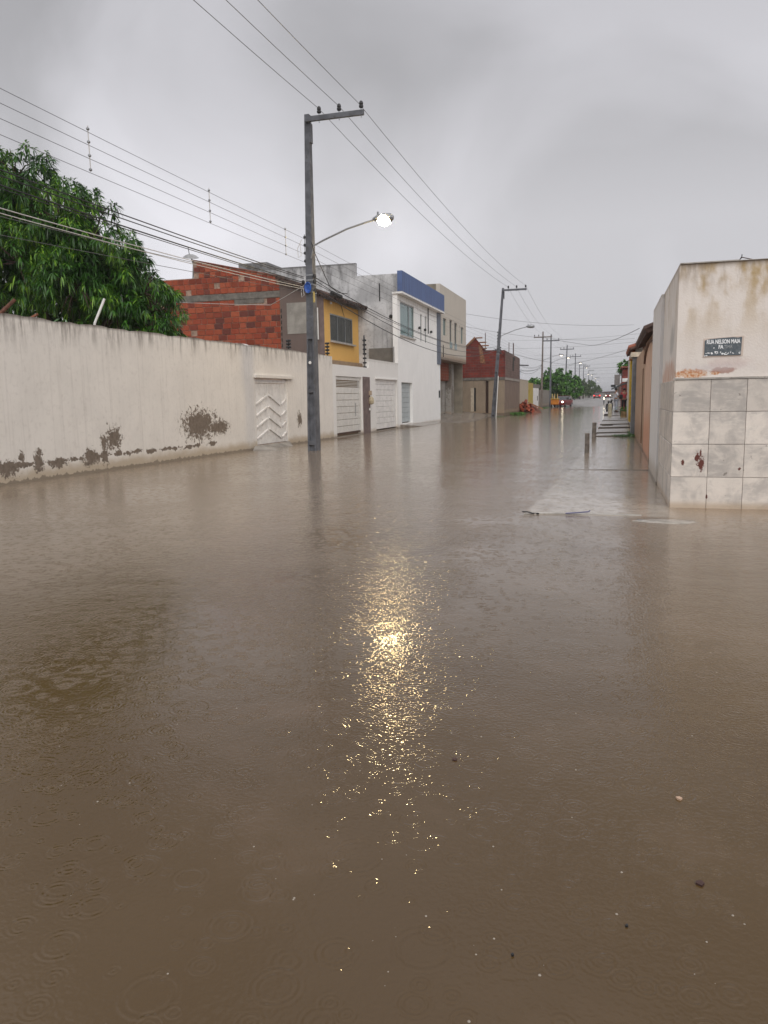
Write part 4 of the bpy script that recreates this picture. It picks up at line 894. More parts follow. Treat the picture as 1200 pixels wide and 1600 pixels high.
# ------------------------------------------------------------------ utility poles
def pole(x, y, h, lean, label, arm='right', lit=None, armz=-.13, kit=True, mat=None, arm_len=1.7, lamp=True, dz=0., lamp_len=2.15, far=False):
    p = thing('utility_pole', label, 'pole', (x, y, dz), 'concrete utility poles along the street')
    mat = mat or M['pole']
    def cx(z): return x + lean * z
    W0, W1, T0, T1 = .135, .068, .19, .095
    m_ = MB()
    zs = [-.3, .20, .30, 1.74, 1.82, 3.28, 3.38, 3.9, h] if not far else [-.3, h]
    prev = None
    for i, z in enumerate(zs):
        tt = max(0, z) / h; a = W0 + (W1 - W0) * tt; b = T0 + (T1 - T0) * tt
        m_.v += [(cx(z) - a, y - b, z + dz), (cx(z) + a, y - b, z + dz), (cx(z) + a, y + b, z + dz), (cx(z) - a, y + b, z + dz)]
    for i in range(len(zs) - 1):
        o = i * 4
        for k in (1, 2, 3): m_.f.append((o + k, o + (k + 1) % 4, o + 4 + (k + 1) % 4, o + 4 + k))
        rec = (not far) and i in (2, 4) or (not far and i == 0)
        if not rec: m_.f.append((o, o + 1, o + 5, o + 4))
        else:   # channel recess in the face
            z0, z1 = zs[i], zs[i + 1]; q = []
            for z in (z0, z1):
                tt = max(0, z) / h; a = W0 + (W1 - W0) * tt; b = T0 + (T1 - T0) * tt
                q.append((z, a, b))
            v0 = len(m_.v)
            for (z, a, b), e in zip(q, (.0, -.02)):
                f1 = .72
                m_.v += [(cx(z) - a * f1, y - b, z + dz + e), (cx(z) + a * f1 * .85, y - b, z + dz + e), (cx(z) - a * f1 * .7, y - b + .075, z + dz + e * 3), (cx(z) + a * f1 * .6, y - b + .075, z + dz + e * 3)]
            A0 = v0; B0 = v0 + 4
            m_.f += [(o, A0, B0, o + 4), (A0 + 1, o + 1, o + 5, B0 + 1), (A0, A0 + 2, B0 + 2, B0), (A0 + 2, A0 + 3, B0 + 3, B0 + 2), (A0 + 3, A0 + 1, B0 + 1, B0 + 3), (B0, B0 + 2, B0 + 3, B0 + 1), (B0, B0 + 1, o + 5, o + 4), (A0, A0 + 1, A0 + 3, A0 + 2)]
    m_.f.append((len(zs) * 4 - 4 if False else (len(zs) - 1) * 4, (len(zs) - 1) * 4 + 1, (len(zs) - 1) * 4 + 2, (len(zs) - 1) * 4 + 3))
    m_.build('shaft', mat, p)
    zt = h + armz + dz; xt = cx(h)
    x0, x1 = (xt + .0, xt + arm_len) if arm == 'right' else (xt - 1.1, xt + 1.1)
    ay = y - T1 - .06
    if arm == 'right':
        MB().box(x0 - .02, x1, ay - .045, ay + .045, zt - .10, zt + .03).build('crossarm', mat, p)
        MB().box(xt + .055, xt + .1, y - .09, y + .09, zt - .62, zt - .1).build('arm_brace', mat, p)
        ix = [x0 + .40, x0 + .99, x1 - .07]
    else:
        MB().box(x0, x1, ay - .05, ay + .05, zt - .6, zt - .47).build('crossarm', mat, p)
        MB().box(xt - .1, xt + .9, y + .1, y + .18, zt + .0, zt + .1).build('crossarm', mat, p) if False else None
        ix = [x0 + .1, x0 + .6, x1 - .1]; zt = zt - .5
    for q in ix:
        ins = MB().tube([(q, ay, zt - .16), (q, ay, zt + .13)], .014, 5).build('insulator_pin', M['metal'], p)
        MB().lathe((q, ay, zt + .08), [(.03, 0), (.06, .02), (.065, .06), (.045, .08), (.06, .11), (.05, .16), (.02, .19)], 10).build('insulator', M['dark'], ins)
    if lamp:
        lx, lz = cx(5.6), 5.62 + dz
        ex, ez = lx + lamp_len, lz + .80
        MB().tube([(lx + .07, y - .12, lz - .1), (lx + .18, y - .16, lz + .24), (lx + .5, y - .17, lz + .37), (lx + 1.2, y - .17, lz + .62), (ex - .35, y - .17, ez - .04), (ex - .12, y - .17, ez)], .026, 7).build('lamp_arm', M['metal'], p)
        hd = MB().lathe((ex - .2, y - .17, ez + .02), [(.035, 0), (.06, .06), (.10, .12), (.13, .34), (.12, .52), (.05, .6)], 10, 'X').build('lamp_head', M['metal'], p)
        if lit:
            r_ = 1.0 if not far else .6
            MB().lathe((ex - .06, y - .17, ez - .03), [(.04, 0), (.12 * r_, .05), (.155 * r_, .15), (.155 * r_, .26), (.11 * r_, .35), (.03, .39)], 14, 'X').build('lamp_glass', lit, hd)
        MB().tube([(ex - .05, y - .17, ez + .1), (ex - .05, y - .17, ez + .2)], .03, 6).build('photocell', M['metal'], hd)
    if kit and not far:
        zc = 4.75 + dz
        for k, z in enumerate((5.06, 4.92, 4.80, 4.58)):
            tt = z / h; a = W0 + (W1 - W0) * tt + .012; b = T0 + (T1 - T0) * tt + .012
            MB().box(cx(z) - a, cx(z) + a, y - b, y + b, z + dz - .02, z + dz + .02).build('clamp_band', M['metal'], p)
        for (ox, oz) in ((.17, 5.02), (.17, 4.86), (-.18, 4.86), (.18, 4.6)):
            MB().lathe((cx(oz) + ox, y - .15, oz + dz - .05), [(.03, 0), (.05, .02), (.05, .09), (.03, .11)], 8).build('reel_insulator', M['dark'], p)
        for k in range(4):
            MB().lathe((cx(6) - .13, y - .1, 5.45 + .22 * k + dz - .03), [(.02, 0), (.04, .02), (.04, .06), (.02, .08)], 8).build('rack_insulator', M['dark'], p)
        MB().tube([(cx(6) - .13, y - .1, 5.35 + dz), (cx(6) - .13, y - .1, 6.2 + dz)], .012, 5).build('rack_rod', M['metal'], p)
    return p
p1 = pole(-8.49, 21.5, 9.42, .0115, 'nearest tall grey utility pole with blue cable coil and lit street lamp', lit=M['lamp_on'])
cxp = -8.45
m_ = MB()
for k in range(4):
    rr_ = .085 + .012 * k; m_.tube([(cxp + rr_ * math.cos(a * math.pi / 8) * (.8), 21.5 - .19 - .012 * k, 4.70 + rr_ * 1.25 * math.sin(a * math.pi / 8)) for a in range(17)], .012, 5)
m_.build('cable_coil', M['blue'], p1); MB().box(cxp - .09, cxp + .07, 21.31, 21.33, 4.6, 4.82).build('blue_reel', M['blue'], p1)
MB().lathe((-8.47, 21.5 - .175, 2.58), [(.005, -.012), (.045, -.010), (.045, 0)], 14, 'Y').build('number_disc', M['white_pl'], p1)
MB().box(-8.30, -8.26, 21.28, 21.34, 4.28, 4.58).build('yellow_tag', simple('yellow_tag', (.42, .33, .12), .6), p1)
m_ = MB(); m_.tube([(-8.62, 21.3, 4.74), (-8.66, 21.28, 4.6), (-8.64, 21.28, 4.44), (-8.58, 21.3, 4.5), (-8.6, 21.3, 4.7)], .011, 5)
m_.tube([(-8.62, 21.35, 6.05), (-8.74, 21.3, 5.8), (-8.72, 21.3, 5.55), (-8.63, 21.3, 5.6), (-8.66, 21.3, 5.95)], .008, 5)
m_.build('hanging_cable', M['white_cable'], p1)
m_ = MB(); m_.tube([(-8.32, 21.35, 5.95), (-8.24, 21.3, 5.7), (-8.0, 21.4, 5.1), (-7.9, 21.6, 4.75), (-7.8, 22.0, 4.62), (-7.6, 22.3, 4.6)], .012, 5); m_.build('drop_cable', M['black'], p1)
jb = tag(MB().tube([(-9.36, 25.8, 5.14), (-9.2, 26.3, 5.06)], [.09, .08], 8).build('splice_box', M['black']), 'black cable splice closure hanging on the cables right of the big pole', 'cable box')
p2 = pole(-8.34, 57.2, 9.22, .0735, 'second utility pole leaning over the road before the brick house', lit=None)
MB().tube([(-8.1, 57.0, 0), (-7.95, 57.0, 3.0)], .035, 6).build('white_conduit', M['white_pl'], p2)
LP = [(-8.3, 98, 9.3, .01, 'both', M['pole_b'], 'third pole, brown concrete, beside the white far gate'),
      (-7.75, 105, 9.3, -.0, 'both', None, 'fourth pole rising close behind the brown one'),
      (-7.3, 130, 9.3, .03, 'both', None, 'fifth pole rising out of the round tree'),
      (-7.1, 162, 9.3, .0, 'both', None, 'sixth pole right of the round tree'),
      (-8.3, 215, 9.0, .0, 'right', None, 'first of two thin poles past the round tree'),
      (-7.6, 225, 9.0, .0, 'right', None, 'second of two thin poles past the round tree'),
      (-7.4, 270, 9.2, .0, 'right', None, 'thin pole above the distant olive trees'),
      (-7.4, 320, 9.2, .0, 'right', None, 'faint thin pole above the last trees'),
      (-7.4, 385, 9.2, .0, 'right', None, 'farthest visible pole on the left side')]
for i, (x, y, h, ln, ar, mt_, lb) in enumerate(LP):
    pole(x, y, h, ln, lb, arm=ar, lit=M['lamp_far'], mat=mt_ or M['pole'], kit=False, far=True, dz=max(0, ground_z(x, y)))

# ------------------------------------------------------------------ wires
HVx = [-7.99, -7.40, -6.82]; P2x = [-7.30, -6.72, -6.02]
HVn = ['left', 'middle', 'right']
for i in range(3):
    wire('power_line', [(HVx[i], -14.5, 9.5), (HVx[i], 21.34, 9.50), (P2x[i], 57.05, 9.28), (-8.2 + i * .9, 98, 9.0 if i < 3 else 9), (-8.0 + i * .9, 130, 9.1)], .0075, M['alu'],
         '%s of the three thin high wires running over the pole crossarms' % HVn[i], 'wire', 'high voltage wires', sag=.43)
LZ = [6.13, 5.92, 5.70, 5.47]
for i, z in enumerate(LZ):
    wire('power_line', [(-8.66, -14.5, z + .15), (-8.66, 21.45, z), (-8.0, 57.2, z - .35), (-8.1, 98, z + .3)], .0046, M['alu'],
         '%s of the four stacked wires left of the big pole' % ('topmost', 'second from top', 'third from top', 'lowest')[i], 'wire', 'stacked low voltage wires', sag=.12)
for i, y in enumerate((11.93, 16.08, 20.27)):
    sp = thing('wire_spacer', ('spacer rod joining the four stacked wires, farthest from the pole', 'spacer rod joining the four stacked wires, middle one of three', 'spacer rod joining the four stacked wires, next to the big pole')[i], 'spacer', (-8.66, y, 5.5), 'spacer rods on the stacked wires')
    MB().tube([(-8.66, y, 5.44), (-8.66, y, 6.18)], .009, 5).build('rod', M['white_cable'], sp)
    for z in LZ: MB().lathe((-8.66, y, z - .02 + .02), [(.012, -.025), (.028, -.01), (.028, .01), (.012, .025)], 8).build('clip', M['metal'], sp)
TL = [((-8.68, -14.5, 5.6), (-8.62, 21.4, 5.02), .011, M['black'], 'upper black telephone cable left of the big pole', .35),
      ((-8.66, -14.5, 5.5), (-8.62, 21.4, 4.98), .010, M['black'], 'black telephone cable just under the upper one', .38),
      ((-8.7, -14.5, 5.25), (-8.60, 21.4, 4.86), .013, M['black'], 'thick middle telephone cable left of the big pole', .35),
      ((-8.7, -14.5, 5.05), (-8.60, 21.4, 4.82), .008, M['black'], 'thin cable under the thick middle telephone cable', .30),
      ((-8.7, -14.5, 4.95), (-8.62, 21.4, 4.74), .009, M['white_cable'], 'upper pale cable crossing in front of the dark tree', .52),
      ((-8.7, -14.5, 4.85), (-8.62, 21.4, 4.68), .008, M['white_cable'], 'lower pale cable crossing in front of the dark tree', .52),
      ((-9.6, -14.5, 4.8), (-8.62, 21.4, 4.80), .006, M['alu'], 'thin grey cable passing the satellite dish', .55),
      ((-10.4, 8, 4.3), (-8.62, 21.4, 4.60), .006, M['alu'], 'lowest thin grey cable reaching the big pole', .2)]
for a, b, r_, mt_, lb, sg_ in TL: wire('telephone_cable', [a, b], r_, mt_, lb, 'cable', 'telephone cables', sag=sg_)
for i, (za, zb, r_, sg_) in enumerate(((5.0, 5.1, .013, .75), (4.92, 4.95, .011, .95), (4.84, 4.85, .009, .6), (4.7, 4.95, .014, 1.15))):
    wire('telephone_cable', [(-8.3, 21.5, za), (-8.1 + .05 * i, 57.1, zb), (-8.2, 98, 5.4)], r_, M['black'], ('topmost', 'second', 'third', 'lowest, most sagging')[i] + ' black cable between the first two poles', 'cable', 'telephone cables', sag=sg_)
wire('service_cable', [(-8.62, 21.4, 4.78), (-12.0, 26.5, 4.95), (-20.2, 33.2, 6.22)], .011, M['white_cable'], 'white service cable crossing the raw brick side wall', 'cable', sag=.2)
wire('service_cable', [(-8.3, 57.2, 5.0), (-4.3, 80, 4.55), (1.2, 62.0, 4.9)], .012, M['black'], 'black cable swinging from the second pole across the road', 'cable', sag=.4)
wire('service_cable', [(-7.9, 70, 3.75), (-8.3, 98, 4.9)], .02, M['black'], 'black cable from the brown brick house to the third pole', 'cable', sag=.2)
wire('service_cable', [(-10.6, 57.2, 7.6), (1.6, 66, 7.0)], .010, M['alu'], 'highest thin wire crossing the street in the distance', 'cable', 'wires crossing the street', sag=2.)
wire('service_cable', [(-10.6, 57.2, 6.7), (1.8, 70, 6.2)], .010, M['alu'], 'second highest thin wire crossing the street in the distance', 'cable', 'wires crossing the street', sag=2.)
rw = random.Random(9)
desc = ['from the brick house', 'past the rusty bars', 'over the rubble heap', 'by the third pole', 'by the fourth pole', 'over the round tree', 'right of the round tree', 'over the parked dark car', 'over the red car', 'far beyond the red car']
for i in range(10):
    y = 66 + i * 13; z = 6.6 + rw.uniform(-.3, .6) if i % 2 else 5.4 + rw.uniform(-.2, .5)
    wire('service_cable', [(-10, y, z), (2.5, y + rw.uniform(-3, 6), z - rw.uniform(-.3, .4))], .007 + .0006 * i, M['alu'], 'thin grey wire crossing the street ' + desc[i], 'cable', 'wires crossing the street', sag=1.5)
wire('service_cable', [(-7.1, 105, 8.7), (-3.0, 112, 8.3), (1.6, 52, 5.6)], .02, M['black'], 'thick dark cable sweeping from the far poles to the right roofs', 'cable', sag=.1)

# ------------------------------------------------------------------ foliage
def leaf_mat(name, c0, c1, c2, rough=.35):
    t = NT(name, rough, .5); g_ = t.n('ShaderNodeNewGeometry'); rp = t.n('ShaderNodeValToRGB'); e = rp.color_ramp.elements
    e[0].color = c0 + (1,); e[1].color = c2 + (1,); a = e.new(.6); a.color = c1 + (1,)
    n1 = t.noise(1.1, 3, .5)
    t.put(rp, 0, t.math('ADD', t.math('MULTIPLY', g_.outputs['Random Per Island'], .6), t.math('MULTIPLY', t.sm(n1, .35, .65), .4)))
    t.col(rp.outputs[0]); t.b.inputs['Transmission Weight'].default_value = 0
    tr = t.n('ShaderNodeBsdfTranslucent'); t.put(tr, 0, rp.outputs[0]); mxs = t.n('ShaderNodeMixShader'); mxs.inputs[0].default_value = .15
    o_ = [n for n in t.t.nodes if n.type == 'OUTPUT_MATERIAL'][0]
    t.t.links.new(t.b.outputs[0], mxs.inputs[1]); t.t.links.new(tr.outputs[0], mxs.inputs[2]); t.t.links.new(mxs.outputs[0], o_.inputs[0])
    return t.m
def leaf_arrays(P, Dv, L_, W_, droop):
    """P,Dv (n,3): origins, unit directions -> verts, faces of bent lance leaves"""
    n = len(P); upv = np.array([0, 0, 1.])
    side = np.cross(Dv, upv); side /= np.linalg.norm(side, axis=1)[:, None] + 1e-6
    tw = rng.uniform(-.6, .6, n)[:, None]; nn_ = np.cross(side, Dv); side = side * np.cos(tw) + nn_ * np.sin(tw)
    V = []
    for tt, ww in ((0, .15), (.3, .9), (.65, .75), (1., 0.02)):
        c_ = P + Dv * (L_ * tt)[:, None]; c_[:, 2] -= (droop * L_ * tt * tt)
        V.append(c_ - side * (W_ * ww / 2)[:, None]); V.append(c_ + side * (W_ * ww / 2)[:, None])
    V = np.stack(V, 1).reshape(-1, 3)
    base = (np.arange(n) * 8)[:, None, None]
    F = (np.array([[0, 1, 3, 2], [2, 3, 5, 4], [4, 5, 7, 6]])[None] + base).reshape(-1, 4)
    return V, F
def np_mesh(name, V, F, mat, parent=None):
    me = bpy.data.meshes.new(name); me.vertices.add(len(V)); me.vertices.foreach_set('co', V.astype(np.float32).ravel())
    me.loops.add(F.size); me.loops.foreach_set('vertex_index', F.astype(np.int32).ravel())
    me.polygons.add(len(F)); me.polygons.foreach_set('loop_start', (np.arange(len(F)) * F.shape[1]).astype(np.int32))
    me.update(calc_edges=True); me.validate(); me.materials.append(mat)
    o = bpy.data.objects.new(name, me)
    if parent: o.parent = parent
    C.objects.link(o); return o
def crown(blobs, n_cl, nshoot, nleaf, ll, lw, droop, origin, hang=.4, seed=1, cr=.36):
    """leaf clumps over lumpy ellipsoids; every clump is a drooping tuft of shoots"""
    g2_ = np.random.default_rng(seed); B_ = np.array(blobs, float)
    area = B_[:, 3] * B_[:, 4]; idx = g2_.choice(len(B_), n_cl, p=area / area.sum())
    d = g2_.normal(size=(n_cl, 3)); d /= np.linalg.norm(d, axis=1)[:, None]
    rad = g2_.uniform(.80, 1.06, n_cl); rad = np.where(g2_.random(n_cl) < .22, g2_.uniform(.3, .75, n_cl), rad)
    rr2 = np.stack([B_[idx, 3], B_[idx, 3], B_[idx, 4]], 1)
    cc = B_[idx, :3] + d * rr2 * rad[:, None]; cs = g2_.uniform(.55, 1.25, n_cl) * cr
    cc = np.repeat(cc, nshoot, 0); cd = np.repeat(d, nshoot, 0); cs = np.repeat(cs, nshoot)
    e = g2_.normal(size=cc.shape) + cd * .7 + np.array([0, 0, .35]); e /= np.linalg.norm(e, axis=1)[:, None]
    Pp = cc + e * (cs * g2_.uniform(.5, 1., len(cs)))[:, None]; Pp[:, 2] -= cs * .25
    Pr = np.repeat(Pp, nleaf, 0); Dr = np.repeat(e, nleaf, 0)
    s_ = g2_.normal(size=Dr.shape); s_ /= np.linalg.norm(s_, axis=1)[:, None]
    Dl = Dr * .75 + s_ * .75; Dl[:, 2] -= hang; Dl /= np.linalg.norm(Dl, axis=1)[:, None]
    n = len(Pr); L_ = g2_.uniform(.6, 1.15, n) * ll; W_ = g2_.uniform(.8, 1.2, n) * lw
    return Pr + Dl * .02 - np.array(origin), Dl, L_, W_, droop
M['mango'] = leaf_mat('mango_leaf', (.006, .024, .004), (.04, .14, .010), (.25, .44, .03), .42)
M['bark'] = simple('rough_bark', (.09, .06, .045), .9, .3, 12)
tr = thing('mango_tree', 'big dark green mango tree with hanging leaves behind the garden wall', 'tree', (-15.5, 20.5, 0))
blobs = [(-17.4, 20, 7.35, 1.5, 1.5), (-16.9, 19.7, 8.05, 1.0, .8), (-19.2, 20.5, 6.9, 1.9, 1.9), (-15.6, 19.8, 6.85, 1.25, 1.25), (-14.6, 20, 6.2, 1.1, 1.05), (-16.6, 19.2, 5.6, 1.5, 1.2),
         (-14.0, 20.2, 5.35, .85, .85), (-14.8, 19.4, 4.9, 1.1, .9), (-13.3, 20.4, 4.75, .8, .7), (-13.15, 20.6, 4.1, .8, .75), (-13.1, 20.3, 3.5, .75, .65), (-14.0, 20, 4.2, .8, .7), (-15.5, 22.8, 4.3, 1.6, 1.6), (-14.9, 21.8, 5.2, 1.0, 1.0), (-17.5, 22.5, 3.6, 2.2, 1.0), (-18, 23, 5., 2.4, 2.2), (-15.9, 21.2, 6.0, 1.1, 1.1), (-17.5, 21.6, 6.7, 1.5, 1.3)]
P_, D_, L_, W_, dr_ = crown(blobs, 1150, 9, 10, .235, .042, .6, tr.location, hang=.35, seed=3)
campos = np.array([0, 0, 1.5]) - np.array(tr.location); dist = np.linalg.norm(P_ - campos, axis=1)
# 300 leaves that show largest are parts, the rest one mass
front = np.argsort(dist / L_)[:300]; mask = np.ones(len(P_), bool); mask[front] = False
V, F = leaf_arrays(P_[mask], D_[mask], L_[mask], W_[mask], dr_); stuff(np_mesh('foliage', V, F, M['mango'], tr))
proto = []
for k in range(6):
    v_, f_ = leaf_arrays(np.zeros((1, 3)), np.array([[1., 0, -.1 * k]]) / math.sqrt(1 + (.1 * k) ** 2), np.array([1.]), np.array([.16]), .45)
    o = np_mesh('leaf', v_, f_, M['mango'], tr); proto.append(o.data); o.location = P_[front[k]]; o.scale = (L_[front[k]],) * 3; o.rotation_euler = (0, 0, math.atan2(D_[front[k]][1], D_[front[k]][0]))
for k, i in enumerate(front[6:]):
    o = bpy.data.objects.new('leaf', proto[k % 6]); o.parent = tr; C.objects.link(o); dd = D_[i]
    o.location = P_[i]; o.scale = (L_[i],) * 3; o.rotation_euler = (0, -math.asin(max(-1, min(1, dd[2]))), math.atan2(dd[1], dd[0]))
tm = MB(); tm.tube([(-15.8, 20.8, -.3), (-15.7, 20.8, 1.2), (-15.9, 20.7, 2.4)], [.38, .30, .27], 10); tm.build('trunk', M['bark'], tr)
for (a, b, c_) in (((-15.9, 20.7, 2.3), (-16.8, 20.4, 4.2), (-17.3, 20.1, 7.2)), ((-15.9, 20.7, 2.3), (-14.6, 20.4, 3.9), (-13.4, 20.3, 4.7)), ((-15.9, 20.7, 2.4), (-15.6, 20.3, 4.4), (-15.4, 20, 6.6)), ((-16, 20.7, 2.3), (-17.8, 20.3, 3.9), (-19.2, 20.3, 6.2))):
    MB().tube([a, b, c_], [.17, .12, .04], 8).build('branch', M['bark'], tr)
# dense shaded heart of the crown: twigs
rt2 = random.Random(8); bm_ = MB()
for k in range(260):
    b_ = blobs[rt2.randrange(len(blobs))]; c0 = Vector(b_[:3]); e_ = Vector((rt2.gauss(0, 1), rt2.gauss(0, 1), rt2.gauss(0, 1))).normalized() * b_[3] * .9
    bm_.tube([c0 + e_ * .1, c0 + e_ * .6 + Vector((0, 0, .1)), c0 + e_], [.03, .018, .008], 4)
stuff(bm_.build('twigs', M['bark'], tr))
# cut banana stalks and a sapling over the wall top
M['dry'] = simple('dry_brown_leaf', (.20, .075, .04), .8, .35, 9)
bs = thing('cut_stalks', 'reddish brown cut stalks and dry leaves poking over the garden wall', 'plant', (-12.2, 15, 2.6))
MB().tube([(-12.1, 12.9, 2.7), (-11.95, 13.0, 3.2), (-11.65, 13.3, 3.62)], [.05, .045, .035], 8).build('stalk', simple('dark_cut_wood', (.13, .055, .035), .8, .25, 9), bs)
MB().tube([(-11.9, 13.9, 2.7), (-11.85, 13.9, 3.3), (-11.7, 14.0, 3.4)], [.045, .04, .03], 8).build('stalk', M['dry'], bs)
for k in range(10):
    x, y = -11.75 - rt2.random() * .3, 13.4 + rt2.random() * 2.2; mm_ = MB()
    P0 = np.array([[x, y, 2.95 + rt2.random() * .2]] * 9); dv = rng.normal(size=(9, 3)) * .5 + np.array([0, 0, .7]); dv /= np.linalg.norm(dv, axis=1)[:, None]
    v_, f_ = leaf_arrays(P0 - np.array(bs.location), dv, rng.uniform(.2, .45, 9), rng.uniform(.04, .08, 9), .9); np_mesh('dry_leaf', v_, f_, M['dry'], bs)
M['sap'] = leaf_mat('sapling_leaf', (.03, .09, .015), (.05, .14, .02), (.09, .22, .03))
sap = thing('sapling', 'small bright green sapling leaves just over the garden wall below the dark tree', 'plant', (-11.9, 13.8, 2.5))
for (x, y, z) in ((-11.5, 12.9, 3.15), (-11.45, 14.35, 3.2)):
    P0 = np.array([[x, y, z]] * 26) + rng.normal(size=(26, 3)) * .05; dv = rng.normal(size=(26, 3)) + np.array([0, 0, .2]); dv /= np.linalg.norm(dv, axis=1)[:, None]
    v_, f_ = leaf_arrays(P0 - np.array(sap.location), dv, rng.uniform(.12, .26, 26), rng.uniform(.04, .06, 26), .5); np_mesh('leaf_cluster', v_, f_, M['sap'], sap)

def far_tree(name, label, loc, blobs, n, ll, lw, mat, th, seed):
    t_ = thing(name, label, 'tree', loc, 'street trees')
    P_, D_, L_, W_, d_ = crown(blobs, max(30, n // 7), 7, 8, ll, lw, .4, loc, hang=.1, seed=seed, cr=.55)
    V, F = leaf_arrays(P_, D_, L_, W_, d_); stuff(np_mesh('foliage', V, F, mat, t_))
    MB().tube([(loc[0], loc[1], loc[2] - .3), (loc[0] + .1, loc[1], loc[2] + th)], [.16, .1], 7).build('trunk', M['bark'], t_)
    return t_
M['almond'] = leaf_mat('broad_leaf', (.03, .10, .012), (.07, .20, .02), (.15, .34, .03), .5)
M['olive'] = leaf_mat('olive_leaf', (.04, .08, .02), (.08, .14, .03), (.12, .19, .04), .6)
far_tree('almond_tree', 'round bright green street tree behind the far poles', (-7.7, 118, .15),
         [(-7.8, 118, 3.2, 2.4, 1.4), (-9.8, 118, 2.7, 1.9, 1.2), (-6.0, 118, 2.6, 1.6, 1.1), (-7.2, 118, 4.5, 1.3, .9), (-8.6, 118, 4.2, 1.1, 1.0), (-11.4, 118, 2.8, 1.3, 1.0), (-5.3, 118, 3.6, .7, .7)], 1500, .42, .24, M['almond'], 2.6, 5)
far_tree('olive_tree', 'dull olive round tree past the round green one', (-6.9, 205, .55), [(-6.4, 205, 3.6, 2.3, 1.5), (-8.3, 205, 3.5, 1.9, 1.3)], 500, .5, .25, M['olive'], 2.6, 6)
far_tree('far_tree', 'grey green tree farthest down the left side', (-7.0, 270, .6), [(-6.2, 270, 3.8, 2.5, 2.2), (-8.9, 270, 3.6, 2.2, 2.), (-5., 270, 3., 1.6, 1.6)], 500, .6, .3, M['olive'], 2.6, 7)
far_tree('roadside_tree', 'small tree behind the right roofs near the dark awning', (1.6, 84, .2), [(1.5, 84, 4.1, .9, .6), (2.3, 84, 4.5, 1., .7)], 200, .4, .15, M['almond'], 3.6, 8)

def tuft(name, label, c, rx, ry, n, ll, mat, z=.0):
    P0 = np.stack([rng.normal(c[0], rx / 2, n), rng.normal(c[1], ry / 2, n), np.full(n, z)], 1); dv = rng.normal(size=(n, 3)) * .6 + np.array([0, 0, 1.]); dv /= np.linalg.norm(dv, axis=1)[:, None]
    v_, f_ = leaf_arrays(P0, dv, rng.uniform(.5, 1.2, n) * ll, rng.uniform(.6, 1.2, n) * ll * .12, .7)
    return tag(stuff(np_mesh(name, v_, f_, mat)), label, 'weeds')
tuft('weeds', 'green weeds on the first pavement step right of the second bollard', (.55, 29.0), .55, .5, 420, .16, M['sap'], .03)
tuft('weeds', 'thin weeds along the foot of the right wall', (.72, 30.2), .12, 2.5, 200, .2, M['sap'], .05)
tuft('weeds', 'green bush at the foot of the streaked brown wall', (-7.35, 64), .45, 1., 700, .55, M['almond'], .02)
tuft('weeds', 'low grass strip before the rubble heap', (-7.3, 72.5), .35, 5, 500, .2, M['sap'], .02)
tuft('weeds', 'grass at the water edge by the second leaning pole', (-8.3, 58.5), .7, 1., 350, .14, M['sap'], .02)
tuft('weeds', 'grass verge under the far poles', (-7.9, 98), .5, 8, 500, .25, M['sap'], .02)

# planter with shrub by the yellow stripe
pb = thing('brick_planter', 'low brick planter with a dark shrub against the yellow stripe', 'planter', (.75, 46.5, .2))
MB().box(.55, 1.1, 46.2, 46.9, .15, .55).build('box', simple('ochre_brick_box', (.26, .17, .08), .8, .3, 8), pb)
P0 = np.stack([rng.normal(.8, .2, 160), rng.normal(46.5, .2, 160), rng.uniform(.5, .75, 160)], 1) - np.array(pb.location); dv = rng.normal(size=(160, 3)) + np.array([0, 0, .6]); dv /= np.linalg.norm(dv, axis=1)[:, None]
v_, f_ = leaf_arrays(P0, dv, rng.uniform(.15, .4, 160), rng.uniform(.03, .06, 160), .5); np_mesh('shrub', v_, f_, M['almond'], pb)

